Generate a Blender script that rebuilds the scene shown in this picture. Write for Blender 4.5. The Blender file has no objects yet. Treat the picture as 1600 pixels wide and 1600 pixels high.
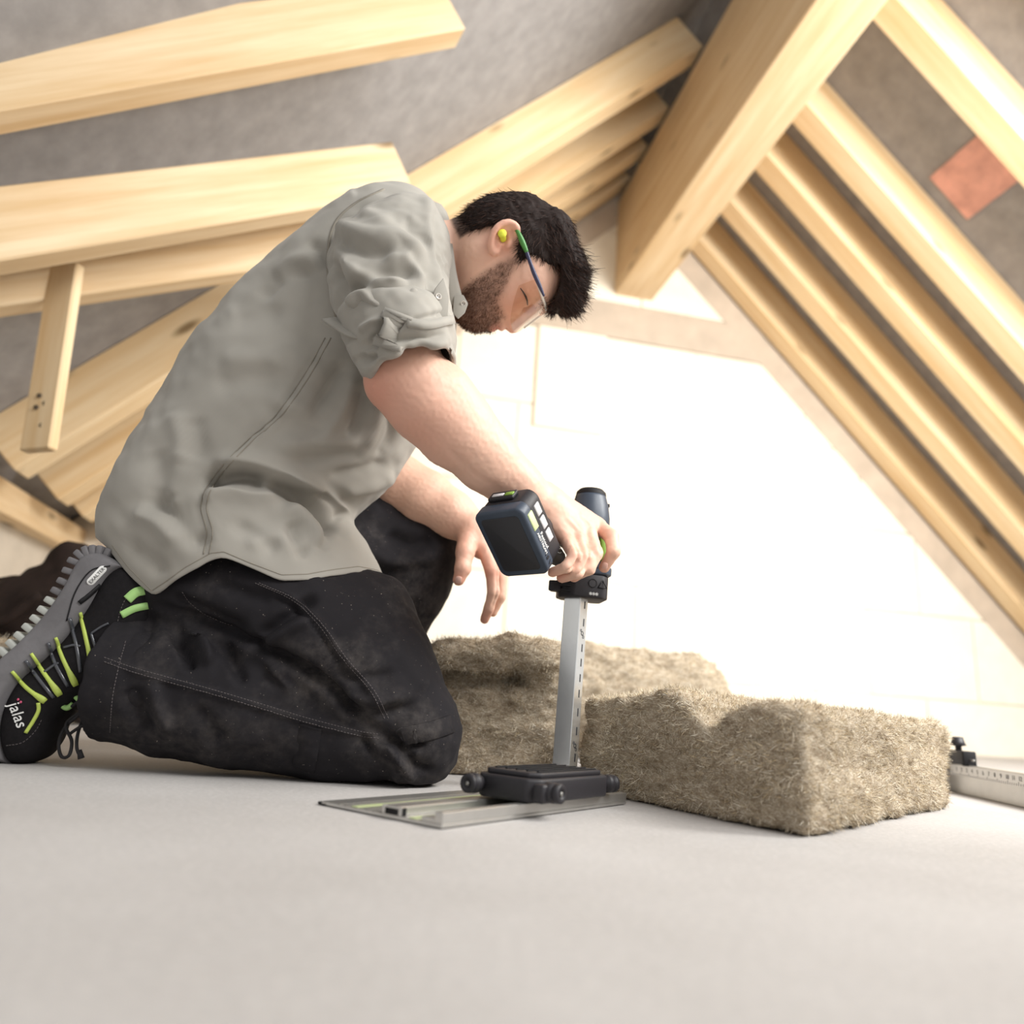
import bpy, bmesh, math, random
import numpy as np
from mathutils import Vector, Matrix
from mathutils.bvhtree import BVHTree

random.seed(7)
rng = np.random.default_rng(7)
scene = bpy.context.scene
COL = scene.collection

# ------------------------------------------------------------------ camera
F_PX = 1150.0
CAM_H = 0.112
PITCH = math.radians(14.7)
ROLL = math.radians(3.8)
cam_data = bpy.data.cameras.new('camera')
cam_data.sensor_width = 36.0
cam_data.sensor_fit = 'HORIZONTAL'
cam_data.lens = F_PX / 1600.0 * 36.0
cam_data.clip_start = 0.02
cam_data.dof.use_dof = True
cam_data.dof.focus_distance = 1.0
cam_data.dof.aperture_fstop = 2.5
cam = bpy.data.objects.new('camera', cam_data)
COL.objects.link(cam)
CAM_R = Matrix.Rotation(math.pi / 2 + PITCH, 3, 'X') @ Matrix.Rotation(ROLL, 3, 'Z')
cam.matrix_world = Matrix.Translation((0, 0, CAM_H)) @ CAM_R.to_4x4()
scene.camera = cam

# ------------------------------------------------------------------ world, lights, exposure
world = bpy.data.worlds.new('daylight')
scene.world = world
world.use_nodes = True
wbg = world.node_tree.nodes['Background']
wbg.inputs[0].default_value = (1.0, 0.985, 0.96, 1)
wbg.inputs[1].default_value = 0.47


def area_light(name, loc, target, size, size_y, power, color):
    d = bpy.data.lights.new(name, 'AREA')
    d.shape = 'RECTANGLE'
    d.size = size
    d.size_y = size_y
    d.energy = power
    d.color = color
    o = bpy.data.objects.new(name, d)
    COL.objects.link(o)
    o.location = loc
    o.rotation_euler = (Vector(target) - Vector(loc)).to_track_quat('-Z', 'Y').to_euler()
    return o


# added unseen lamps: one brightens right wall and rafters, one keys the man
area_light('added_right_fill', (2.25, 0.95, 1.9), (1.75, 3.7, 0.75), 1.5, 1.4, 145, (1.0, 0.985, 0.95))
area_light('added_key_light', (1.7, -0.5, 2.2), (-0.1, 1.1, 0.45), 1.5, 1.2, 56, (1.0, 0.99, 0.97))
scene.view_settings.view_transform = 'Standard'
scene.view_settings.look = 'None'
scene.view_settings.gamma = 1.0
scene.view_settings.use_curve_mapping = False
scene.view_settings.exposure = 0.42

# ------------------------------------------------------------------ helpers: layout
CAMV = np.array([0.0, 0.0, CAM_H])
CR = np.array(CAM_R)


def ray(x, y):
    return CR @ np.array([(x - 800) / F_PX, (800 - y) / F_PX, -1.0])


def at(x, y, Y):
    d = ray(x, y)
    return CAMV + d * (Y / d[1])


def fl(x, y, z=0.0):
    d = ray(x, y)
    return CAMV + d * ((z - CAM_H) / d[2])


def pl(x, y, p, n):
    d = ray(x, y)
    return CAMV + d * (np.dot(p - CAMV, n) / np.dot(d, n))


def project(V):
    q = (V - CAMV) @ CR
    return np.stack([800 - F_PX * q[:, 0] / q[:, 2], 800 + F_PX * q[:, 1] / q[:, 2]], 1)


def nrm(v):
    v = np.asarray(v, float)
    return v / max(np.linalg.norm(v), 1e-12)


# ------------------------------------------------------------------ helpers: noise
def _hash(ix, iy, iz, seed):
    h = (ix * 374761393 + iy * 668265263 + iz * 2147483647 + seed * 1274126177) & 0xFFFFFFFF
    h = ((h ^ (h >> 13)) * 1274126177) & 0xFFFFFFFF
    h = (h ^ (h >> 16)) & 0xFFFFFFFF
    return h.astype(np.float64) / 4294967295.0 * 2 - 1


def vnoise(P, scale=1.0, seed=0):
    P = np.asarray(P, float) * scale
    i = np.floor(P).astype(np.int64)
    f = P - i
    f = f * f * (3 - 2 * f)
    out = 0
    for dx in (0, 1):
        wx = f[:, 0] if dx else 1 - f[:, 0]
        for dy in (0, 1):
            wy = f[:, 1] if dy else 1 - f[:, 1]
            for dz in (0, 1):
                wz = f[:, 2] if dz else 1 - f[:, 2]
                out = out + wx * wy * wz * _hash(i[:, 0] + dx, i[:, 1] + dy, i[:, 2] + dz, seed)
    return out


def fbm(P, scale=1.0, octv=3, seed=0, gain=0.5):
    r = 0
    a = 1.0
    for o in range(octv):
        r = r + a * vnoise(P, scale * 2 ** o, seed + o)
        a *= gain
    return r


def sstep(a, b, x):
    t = np.clip((x - a) / (b - a), 0, 1)
    return t * t * (3 - 2 * t)


# ------------------------------------------------------------------ helpers: meshes and objects
def obj(name, me, m=None, parent=None, smooth=True):
    o = bpy.data.objects.new(name, me)
    COL.objects.link(o)
    if m is not None and len(me.materials) == 0:
        me.materials.append(m)
    if parent is not None:
        o.parent = parent
        o.matrix_parent_inverse = parent_inverse(parent)
    if smooth and len(me.polygons):
        me.polygons.foreach_set('use_smooth', [True] * len(me.polygons))
    return o


def world_of(p):
    m = p.matrix_basis.copy()
    if p.parent is not None:
        m = world_of(p.parent) @ p.matrix_parent_inverse @ m
    return m


def parent_inverse(p):
    return world_of(p).inverted()


def tag(o, label=None, cat=None, group=None, kind=None):
    if label:
        o['label'] = label
    if cat:
        o['category'] = cat
    if group:
        o['group'] = group
    if kind:
        o['kind'] = kind
    return o


def empty(name, loc=(0, 0, 0), label=None, cat=None, group=None, kind=None):
    o = bpy.data.objects.new(name, None)
    o.empty_display_size = 0.05
    COL.objects.link(o)
    o.location = loc
    return tag(o, label, cat, group, kind)


def mesh_np(name, V, F):
    """mesh from numpy verts and an (n,4) or (n,3) face array"""
    V = np.asarray(V, np.float32)
    F = np.asarray(F, np.int32)
    me = bpy.data.meshes.new(name)
    k = F.shape[1]
    me.vertices.add(len(V))
    me.vertices.foreach_set('co', V.ravel())
    me.loops.add(F.size)
    me.loops.foreach_set('vertex_index', F.ravel())
    me.polygons.add(len(F))
    me.polygons.foreach_set('loop_start', np.arange(0, F.size, k, dtype=np.int32))
    me.update(calc_edges=True)
    me.validate()
    return me


def vnormals(V, F):
    N = np.zeros_like(V)
    if F.shape[1] == 4:
        fn = np.cross(V[F[:, 2]] - V[F[:, 0]], V[F[:, 3]] - V[F[:, 1]])
    else:
        fn = np.cross(V[F[:, 1]] - V[F[:, 0]], V[F[:, 2]] - V[F[:, 0]])
    for k in range(F.shape[1]):
        for c in range(3):
            N[:, c] += np.bincount(F[:, k], fn[:, c], len(V))
    return N / np.maximum(np.linalg.norm(N, axis=1, keepdims=True), 1e-12)


def color_attr(me, C, name='tint'):
    a = me.color_attributes.new(name, 'FLOAT_COLOR', 'POINT')
    C4 = np.ones((len(C), 4), np.float32)
    C4[:, :3] = C
    a.data.foreach_set('color', C4.ravel())


def bm_mesh(name, bm):
    bmesh.ops.recalc_face_normals(bm, faces=bm.faces)
    me = bpy.data.meshes.new(name)
    bm.to_mesh(me)
    bm.free()
    return me


def box_mesh(name, sx, sy, sz, bev=0.0, seg=2, center=(0, 0, 0)):
    bm = bmesh.new()
    bmesh.ops.create_cube(bm, size=1.0)
    bmesh.ops.scale(bm, vec=(sx, sy, sz), verts=bm.verts)
    if bev > 0:
        bmesh.ops.bevel(bm, geom=list(bm.edges), offset=bev, segments=seg, profile=0.5, affect='EDGES')
    bmesh.ops.translate(bm, vec=center, verts=bm.verts)
    return bm_mesh(name, bm)


def frame(o, x, y, z):
    """4x4 matrix from origin and axes"""
    M = Matrix.Identity(4)
    for i in range(3):
        M[i][0], M[i][1], M[i][2], M[i][3] = x[i], y[i], z[i], o[i]
    return M


def xf_mesh(me, M):
    me.transform(M)
    me.update()
    return me


def prism_mesh(name, poly, depth, bev=0.0, seg=2, z0=0.0):
    """polygon in local XY extruded along local Z from z0 to z0+depth"""
    bm = bmesh.new()
    vs = [bm.verts.new((p[0], p[1], z0)) for p in poly]
    f = bm.faces.new(vs)
    r = bmesh.ops.extrude_face_region(bm, geom=[f])
    bmesh.ops.translate(bm, vec=(0, 0, depth), verts=[g for g in r['geom'] if isinstance(g, bmesh.types.BMVert)])
    bmesh.ops.recalc_face_normals(bm, faces=bm.faces)
    if bev > 0:
        ed = list(bm.edges)
        if len(poly) > 10:                                  # rounded outline: soften only the two rims
            ed = [e for e in ed if abs(e.verts[0].co.z - e.verts[1].co.z) < 1e-7]
        bmesh.ops.bevel(bm, geom=ed, offset=bev, segments=seg, profile=0.5, affect='EDGES', clamp_overlap=True)
    return bm_mesh(name, bm)


def lathe_mesh(name, prof, n=32, closed=True):
    """profile of (radius, z) revolved about local Z"""
    bm = bmesh.new()
    rings = []
    for r, z in prof:
        rings.append([bm.verts.new((r * math.cos(2 * math.pi * k / n), r * math.sin(2 * math.pi * k / n), z)) for k in range(n)])
    for a, b in zip(rings[:-1], rings[1:]):
        for k in range(n):
            bm.faces.new((a[k], a[(k + 1) % n], b[(k + 1) % n], b[k]))
    if closed:
        bm.faces.new(rings[0][::-1])
        bm.faces.new(rings[-1])
    return bm_mesh(name, bm)


def catmull(P, n):
    """resample control points (k,d) to n samples with a Catmull-Rom spline"""
    P = np.asarray(P, float)
    k = len(P)
    if k == 2:
        t = np.linspace(0, 1, n)[:, None]
        return P[0] * (1 - t) + P[1] * t
    Q = np.vstack([2 * P[0] - P[1], P, 2 * P[-1] - P[-2]])
    t = np.linspace(0, k - 1, n)
    i = np.minimum(t.astype(int), k - 2)
    u = (t - i)[:, None]
    p0, p1, p2, p3 = Q[i], Q[i + 1], Q[i + 2], Q[i + 3]
    return 0.5 * (2 * p1 + (p2 - p0) * u + (2 * p0 - 5 * p1 + 4 * p2 - p3) * u ** 2 + (3 * p1 - p0 - 3 * p2 + p3) * u ** 3)


def tube_mesh(name, pts, radii, n=8, samples=None, flat=None):
    """round tube along points; flat = (normal list, factor) squashes it into a strap"""
    pts = np.asarray(pts, float)
    radii = np.broadcast_to(np.asarray(radii, float), (len(pts),))
    if samples:
        PR = catmull(np.column_stack([pts, radii]), samples)
        pts, radii = PR[:, :3], PR[:, 3]
    T = np.gradient(pts, axis=0)
    T /= np.maximum(np.linalg.norm(T, axis=1, keepdims=True), 1e-9)
    up = np.array([0, 0, 1.0]) if abs(T[0][2]) < 0.9 else np.array([1.0, 0, 0])
    V = []
    A = nrm(np.cross(T[0], up))
    for i in range(len(pts)):
        A = nrm(A - T[i] * np.dot(A, T[i]))
        B = np.cross(T[i], A)
        for k in range(n):
            a = 2 * math.pi * k / n
            V.append(pts[i] + radii[i] * (math.cos(a) * A + math.sin(a) * B))
    m = len(pts)
    F = [(i * n + k, i * n + (k + 1) % n, (i + 1) * n + (k + 1) % n, (i + 1) * n + k) for i in range(m - 1) for k in range(n)]
    me = bpy.data.meshes.new(name)
    me.from_pydata([tuple(v) for v in V], [], F + [tuple(range(n))[::-1], tuple((m - 1) * n + k for k in range(n))])
    me.update()
    return me


def ribbon_mesh(name, pts, normals, width, thick, widths=None, lift=0.0):
    """flat strap lying on a surface: points, surface normals, width and thickness"""
    pts = np.asarray(pts, float)
    normals = np.asarray(normals, float)
    T = np.gradient(pts, axis=0)
    T /= np.maximum(np.linalg.norm(T, axis=1, keepdims=True), 1e-9)
    V = []
    m = len(pts)
    for i in range(m):
        nn = nrm(normals[i])
        s = nrm(np.cross(T[i], nn))
        w = (widths[i] if widths is not None else width) / 2
        c = pts[i] + nn * lift
        V += [c - s * w - nn * thick, c - s * w * .92 + nn * thick, c + s * w * .92 + nn * thick, c + s * w - nn * thick]
    F = [(i * 4 + k, i * 4 + (k + 1) % 4, (i + 1) * 4 + (k + 1) % 4, (i + 1) * 4 + k) for i in range(m - 1) for k in range(4)]
    me = bpy.data.meshes.new(name)
    me.from_pydata([tuple(v) for v in V], [], F + [(3, 2, 1, 0), tuple((m - 1) * 4 + k for k in range(4))])
    me.update()
    return me


def text_mesh(name, s, size, depth=0.0004, align='CENTER', shear=0.0):
    c = bpy.data.curves.new(name, 'FONT')
    c.body = s
    c.size = size
    c.extrude = depth
    c.align_x = align
    c.align_y = 'CENTER'
    c.shear = shear
    c.resolution_u = 3
    o = bpy.data.objects.new(name, c)
    COL.objects.link(o)
    dg = bpy.context.evaluated_depsgraph_get()
    me = bpy.data.meshes.new_from_object(o.evaluated_get(dg))
    me.name = name
    bpy.data.objects.remove(o)
    bpy.data.curves.remove(c)
    return me


def grid_faces(nu, nv, wrap):
    F = []
    jn = nv if wrap else nv - 1
    i, j = np.meshgrid(np.arange(nu - 1), np.arange(jn), indexing='ij')
    i = i.ravel()
    j = j.ravel()
    j2 = (j + 1) % nv
    return np.stack([i * nv + j, i * nv + j2, (i + 1) * nv + j2, (i + 1) * nv + j], 1)


def loft_grid(rings, nlen, nang, pw=1.0):
    """rings: dicts F (front 3d), B (back 3d), hd (half depth), Y axis dir ; returns verts (nlen*nang,3)"""
    M = np.array([(np.asarray(r['F']) + np.asarray(r['B'])) / 2 for r in rings])
    A = np.array([(np.asarray(r['F']) - np.asarray(r['B'])) / 2 for r in rings])
    D = np.array([np.asarray(r['D']) for r in rings])
    M, A, D = catmull(M, nlen), catmull(A, nlen), catmull(D, nlen)
    ph = np.linspace(0, 2 * np.pi, nang, endpoint=False)
    c, s = np.cos(ph), np.sin(ph)
    c = np.sign(c) * np.abs(c) ** pw
    s = np.sign(s) * np.abs(s) ** pw
    V = M[:, None, :] + A[:, None, :] * c[None, :, None] + D[:, None, :] * s[None, :, None]
    return V.reshape(-1, 3)


def polydist(P, pts):
    """distance of 2d points to a polyline, and the running parameter 0..1"""
    pts = np.asarray(pts, float)
    best = np.full(len(P), 1e9)
    par = np.zeros(len(P))
    L = np.linalg.norm(np.diff(pts, axis=0), axis=1)
    cum = np.concatenate([[0], np.cumsum(L)])
    for k in range(len(pts) - 1):
        a, b = pts[k], pts[k + 1]
        ab = b - a
        t = np.clip(((P - a) @ ab) / max(ab @ ab, 1e-9), 0, 1)
        d = np.linalg.norm(P - (a + t[:, None] * ab), axis=1)
        m = d < best
        best[m] = d[m]
        par[m] = (cum[k] + t[m] * L[k]) / cum[-1]
    return best, par


def fold(V, F, strokes, facing=0.15):
    """press or raise cloth folds: strokes are (points as seen in the photo, width, height in m)"""
    N = vnormals(V, F)
    P = project(V)
    view = CAMV - V
    view /= np.linalg.norm(view, axis=1, keepdims=True)
    fc = sstep(-0.1, facing, (N * view).sum(1))
    disp = np.zeros(len(V))
    for pts, w, amp in strokes:
        pts = catmull(np.asarray(pts, float), max(len(pts) * 5, 8)) if len(pts) > 2 else np.asarray(pts, float)
        lo, hi = pts.min(0) - 3 * w, pts.max(0) + 3 * w
        idx = np.nonzero((P[:, 0] > lo[0]) & (P[:, 0] < hi[0]) & (P[:, 1] > lo[1]) & (P[:, 1] < hi[1]))[0]
        if len(idx) == 0:
            continue
        d, t = polydist(P[idx], pts)
        tp = np.clip(np.minimum(t, 1 - t) * 5, 0, 1)
        tp = tp * tp * (3 - 2 * tp) * 0.85 + 0.15
        disp[idx] += amp * np.exp(-(d / w) ** 2) * tp
    return V + N * (disp * fc)[:, None]


def bvh_of(V, F):
    return BVHTree.FromPolygons([tuple(v) for v in V], [tuple(int(i) for i in f) for f in F])


def snap(bvh, x, y, fallback=1.0):
    d = nrm(ray(x, y))
    h = bvh.ray_cast(Vector(CAMV), Vector(d))
    if h[0] is None:
        return at(x, y, fallback), -d
    n = np.array(h[1])
    if np.dot(n, d) > 0:
        n = -n
    return np.array(h[0]), n


def snap_line(bvh, pts, n, fallback=1.0):
    Q = catmull(np.asarray(pts, float), n)
    R = [snap(bvh, q[0], q[1], fallback) for q in Q]
    return np.array([r[0] for r in R]), np.array([r[1] for r in R])


# ------------------------------------------------------------------ helpers: smooth solid modelling on a voxel grid
class Field:
    def __init__(self, lo, hi, res):
        self.lo = np.asarray(lo, float)
        self.res = res
        self.n = np.ceil((np.asarray(hi, float) - self.lo) / res).astype(int) + 1
        self.a = np.full(self.n, 1.0, np.float32)

    def win(self, lo, hi, pad):
        i0 = np.clip(np.floor((np.asarray(lo) - pad - self.lo) / self.res).astype(int), 0, self.n - 1)
        i1 = np.clip(np.ceil((np.asarray(hi) + pad - self.lo) / self.res).astype(int) + 1, 1, self.n)
        sl = tuple(slice(a, b) for a, b in zip(i0, i1))
        ax = [(self.lo[k] + self.res * np.arange(i0[k], i1[k])).astype(np.float32) for k in range(3)]
        X, Y, Z = np.meshgrid(*ax, indexing='ij')
        return sl, X, Y, Z

    def put(self, sl, d, k, sub=False):
        a = self.a[sl]
        if sub:
            d = -d
            h = np.maximum(k - np.abs(a - d), 0) / max(k, 1e-9)
            self.a[sl] = np.maximum(a, d) + h * h * k * 0.25
        else:
            h = np.maximum(k - np.abs(a - d), 0) / max(k, 1e-9)
            self.a[sl] = np.minimum(a, d) - h * h * k * 0.25

    def cone(self, a, b, ra, rb, k=0.012, sub=False, flat=None):
        a = np.asarray(a, float)
        b = np.asarray(b, float)
        r = max(ra, rb) * (max(1.0, flat[1]) if flat else 1.0)
        sl, X, Y, Z = self.win(np.minimum(a, b) - r, np.maximum(a, b) + r, k + 3 * self.res)
        ab = b - a
        t = np.clip(((X - a[0]) * ab[0] + (Y - a[1]) * ab[1] + (Z - a[2]) * ab[2]) / max(ab @ ab, 1e-12), 0, 1)
        dx, dy, dz = X - a[0] - t * ab[0], Y - a[1] - t * ab[1], Z - a[2] - t * ab[2]
        if flat:
            nn = nrm(flat[0])
            c = dx * nn[0] + dy * nn[1] + dz * nn[2]
            g = 1.0 / flat[1] - 1.0
            dx, dy, dz = dx + nn[0] * c * g, dy + nn[1] * c * g, dz + nn[2] * c * g
        d = np.sqrt(dx * dx + dy * dy + dz * dz) - (ra + (rb - ra) * t)
        if flat and flat[1] < 1:
            d = d * (0.5 + 0.5 * flat[1])
        self.put(sl, d, k, sub)

    def chain(self, pts, radii, k=0.012, flat=None):
        for i in range(len(pts) - 1):
            self.cone(pts[i], pts[i + 1], radii[i], radii[i + 1], k, False, flat)

    def ell(self, c, rad, axes=None, k=0.012, sub=False):
        c = np.asarray(c, float)
        axes = np.eye(3) if axes is None else np.asarray(axes, float)
        rad = np.asarray(rad, float)
        ext = np.sqrt(((axes * rad[:, None]) ** 2).sum(0))
        sl, X, Y, Z = self.win(c - ext, c + ext, k + 3 * self.res)
        X, Y, Z = X - c[0], Y - c[1], Z - c[2]
        q2 = 0
        g2 = 0
        for i in range(3):
            p = X * axes[i, 0] + Y * axes[i, 1] + Z * axes[i, 2]
            q2 = q2 + (p / rad[i]) ** 2
            g2 = g2 + (p / rad[i] ** 2) ** 2
        k0 = np.sqrt(q2)
        d = k0 * (k0 - 1) / np.maximum(np.sqrt(g2), 1e-6)
        self.put(sl, d, k, sub)

    def half(self, p, n, lo, hi, k=0.004):
        """cut away everything on the +n side of the plane, inside the window lo..hi"""
        sl, X, Y, Z = self.win(lo, hi, 0)
        n = nrm(n)
        d = (X - p[0]) * n[0] + (Y - p[1]) * n[1] + (Z - p[2]) * n[2]
        a = self.a[sl]
        h = np.maximum(k - np.abs(a - d), 0) / k
        self.a[sl] = np.maximum(a, d) + h * h * k * 0.25

    def mesh(self):
        a = self.a
        neg = a < 0
        nx, ny, nz = a.shape
        cnt = np.zeros((nx - 1, ny - 1, nz - 1), np.uint8)
        for dx in (0, 1):
            for dy in (0, 1):
                for dz in (0, 1):
                    cnt += neg[dx:nx - 1 + dx, dy:ny - 1 + dy, dz:nz - 1 + dz]
        act = (cnt > 0) & (cnt < 8)
        I = np.argwhere(act)
        idx = np.full(act.shape, -1, np.int32)
        idx[act] = np.arange(len(I))
        pos = np.zeros((len(I), 3))
        num = np.zeros(len(I))
        corners = [(x, y, z) for x in (0, 1) for y in (0, 1) for z in (0, 1)]
        vals = {c: a[I[:, 0] + c[0], I[:, 1] + c[1], I[:, 2] + c[2]].astype(float) for c in corners}
        for c in corners:
            for axn in range(3):
                if c[axn] == 0:
                    e = list(c)
                    e[axn] = 1
                    va, vb = vals[c], vals[tuple(e)]
                    m = (va < 0) != (vb < 0)
                    t = np.where(m, va / np.where(np.abs(va - vb) < 1e-12, 1, va - vb), 0)
                    p = np.zeros((len(I), 3)) + np.array(c)
                    p[:, axn] += t
                    pos += p * m[:, None]
                    num += m
        V = (I + pos / num[:, None]) * self.res + self.lo
        faces = []
        for axn in range(3):
            o = [k for k in range(3) if k != axn]
            s0 = [slice(None)] * 3
            s1 = [slice(None)] * 3
            s0[axn] = slice(0, a.shape[axn] - 1)
            s1[axn] = slice(1, a.shape[axn])
            ch = neg[tuple(s0)] != neg[tuple(s1)]
            E = np.argwhere(ch)
            ok = (E[:, o[0]] > 0) & (E[:, o[1]] > 0) & (E[:, o[0]] < a.shape[o[0]] - 1) & (E[:, o[1]] < a.shape[o[1]] - 1)
            E = E[ok]
            q = []
            for du, dv in ((1, 1), (0, 1), (0, 0), (1, 0)):
                C = E.copy()
                C[:, o[0]] -= du
                C[:, o[1]] -= dv
                q.append(idx[C[:, 0], C[:, 1], C[:, 2]])
            q = np.stack(q, 1)
            inside = neg[E[:, 0], E[:, 1], E[:, 2]]
            flip = inside if axn != 1 else ~inside
            q[~flip] = q[~flip][:, ::-1]
            faces.append(q)
        Fq = np.concatenate(faces)
        Fq = Fq[(Fq >= 0).all(1)]
        return V, Fq


def relax(V, F, it=2, lam=0.5):
    E = np.concatenate([F[:, [k, (k + 1) % F.shape[1]]] for k in range(F.shape[1])])
    deg = np.bincount(E[:, 0], minlength=len(V)) + np.bincount(E[:, 1], minlength=len(V))
    for _ in range(it):
        S = np.zeros_like(V)
        for c in range(3):
            S[:, c] = np.bincount(E[:, 0], V[E[:, 1], c], len(V)) + np.bincount(E[:, 1], V[E[:, 0], c], len(V))
        V = V + lam * (S / np.maximum(deg, 1)[:, None] - V)
    return V


def strands(V, F, count, length, width, direc, seg=3, jitter=0.4, curl=0.3, weight=None, cols=None, lift=0.0, seed=1, root=-0.001):
    """thousands of small bent ribbons rooted on a surface; direc(P,N) -> growth directions. returns verts, quads, colours"""
    r = np.random.default_rng(seed)
    if F.shape[1] == 4:
        T = np.concatenate([F[:, [0, 1, 2]], F[:, [0, 2, 3]]])
    else:
        T = F
    ar = np.linalg.norm(np.cross(V[T[:, 1]] - V[T[:, 0]], V[T[:, 2]] - V[T[:, 0]]), axis=1)
    if weight is not None:
        ar = ar * weight[T].mean(1)
    ar = ar / ar.sum()
    ti = r.choice(len(T), count, p=ar)
    u = r.random((count, 2))
    m = u.sum(1) > 1
    u[m] = 1 - u[m]
    N = vnormals(V, F)
    P = V[T[ti, 0]] * (1 - u.sum(1))[:, None] + V[T[ti, 1]] * u[:, :1] + V[T[ti, 2]] * u[:, 1:]
    Nn = N[T[ti]].mean(1)
    D = direc(P, Nn) + r.normal(0, jitter, (count, 3))
    D /= np.maximum(np.linalg.norm(D, axis=1, keepdims=True), 1e-9)
    C = r.normal(0, curl, (count, 3))
    L = length * r.uniform(0.5, 1.25, count)
    side = np.cross(D, Nn + r.normal(0, 0.5, (count, 3)))
    side /= np.maximum(np.linalg.norm(side, axis=1, keepdims=True), 1e-9)
    W = width * r.uniform(0.6, 1.2, count)
    out = []
    p = P + Nn * (root + lift)
    for s in range(seg + 1):
        w = W * (1 - 0.75 * (s / seg) ** 1.5) / 2
        out.append(p - side * w[:, None])
        out.append(p + side * w[:, None])
        Ds = D + C * ((s + 1) / seg)
        Ds /= np.linalg.norm(Ds, axis=1, keepdims=True)
        p = p + Ds * (L / seg)[:, None]
    VV = np.stack(out, 1).reshape(-1, 3)
    base = np.arange(count)[:, None] * (2 * (seg + 1))
    Q = np.concatenate([base + np.array([[2 * s, 2 * s + 1, 2 * s + 3, 2 * s + 2]]) for s in range(seg)])
    CC = None
    if cols is not None:
        cols = np.asarray(cols, float)
        ci = r.integers(0, len(cols), count)
        CC = np.repeat(cols[ci] * r.uniform(0.8, 1.15, (count, 1)), 2 * (seg + 1), axis=0)
    return VV, Q, CC


# ------------------------------------------------------------------ materials
def srgb(r, g, b):
    def f(c):
        c = c / 255.0
        return c / 12.92 if c <= 0.04045 else ((c + 0.055) / 1.055) ** 2.4
    return (f(r), f(g), f(b))


class NT:
    def __init__(self, name):
        self.m = bpy.data.materials.new(name)
        self.m.use_nodes = True
        self.t = self.m.node_tree
        self.b = self.t.nodes['Principled BSDF']

    def n(self, kind, **kw):
        nd = self.t.nodes.new(kind)
        for k, v in kw.items():
            setattr(nd, k, v)
        return nd

    def l(self, a, b):
        self.t.links.new(a, b)

    def coord(self, out='Object', scale=(1, 1, 1)):
        tc = self.n('ShaderNodeTexCoord')
        mp = self.n('ShaderNodeMapping')
        mp.inputs['Scale'].default_value = scale
        self.l(tc.outputs[out], mp.inputs['Vector'])
        return mp.outputs['Vector']

    def noise(self, vec, scale, detail=4, rough=0.6):
        nd = self.n('ShaderNodeTexNoise')
        nd.inputs['Scale'].default_value = scale
        nd.inputs['Detail'].default_value = detail
        nd.inputs['Roughness'].default_value = rough
        if vec is not None:
            self.l(vec, nd.inputs['Vector'])
        return nd.outputs['Fac']

    def ramp(self, fac, stops):
        nd = self.n('ShaderNodeValToRGB')
        el = nd.color_ramp.elements
        while len(el) < len(stops):
            el.new(0.5)
        for e, (p, c) in zip(el, stops):
            e.position = p
            e.color = (c[0], c[1], c[2], 1)
        self.l(fac, nd.inputs['Fac'])
        return nd.outputs['Color']

    def mix(self, fac, a, b, blend='MIX'):
        nd = self.n('ShaderNodeMix', data_type='RGBA', blend_type=blend)
        for s, v in ((nd.inputs[6], a), (nd.inputs[7], b)):
            if isinstance(v, (tuple, list)):
                s.default_value = (v[0], v[1], v[2], 1)
            else:
                self.l(v, s)
        if isinstance(fac, (int, float)):
            nd.inputs[0].default_value = fac
        else:
            self.l(fac, nd.inputs[0])
        return nd.outputs[2]

    def color(self, c):
        if isinstance(c, (tuple, list)):
            self.b.inputs['Base Color'].default_value = (c[0], c[1], c[2], 1)
        else:
            self.l(c, self.b.inputs['Base Color'])

    def bump(self, h, strength, dist=0.002):
        nd = self.n('ShaderNodeBump')
        nd.inputs['Strength'].default_value = strength
        nd.inputs['Distance'].default_value = dist
        self.l(h, nd.inputs['Height'])
        self.l(nd.outputs['Normal'], self.b.inputs['Normal'])

    def set(self, rough=0.5, metal=0.0, spec=0.5):
        self.b.inputs['Roughness'].default_value = rough
        self.b.inputs['Metallic'].default_value = metal
        self.b.inputs['Specular IOR Level'].default_value = spec
        return self


def m_plain(name, col, rough=0.5, metal=0.0, var=0.08, scale=60, bump=0.0, spec=0.5, bscale=None):
    t = NT(name)
    v = t.coord()
    f = t.noise(v, scale)
    lo = tuple(c * (1 - var) for c in col)
    hi = tuple(min(1, c * (1 + var)) for c in col)
    t.color(t.ramp(f, [(0.3, lo), (0.7, hi)]))
    t.set(rough, metal, spec)
    if bump:
        t.bump(t.noise(v, bscale or scale * 6), bump, 0.001)
    return t.m


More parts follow.
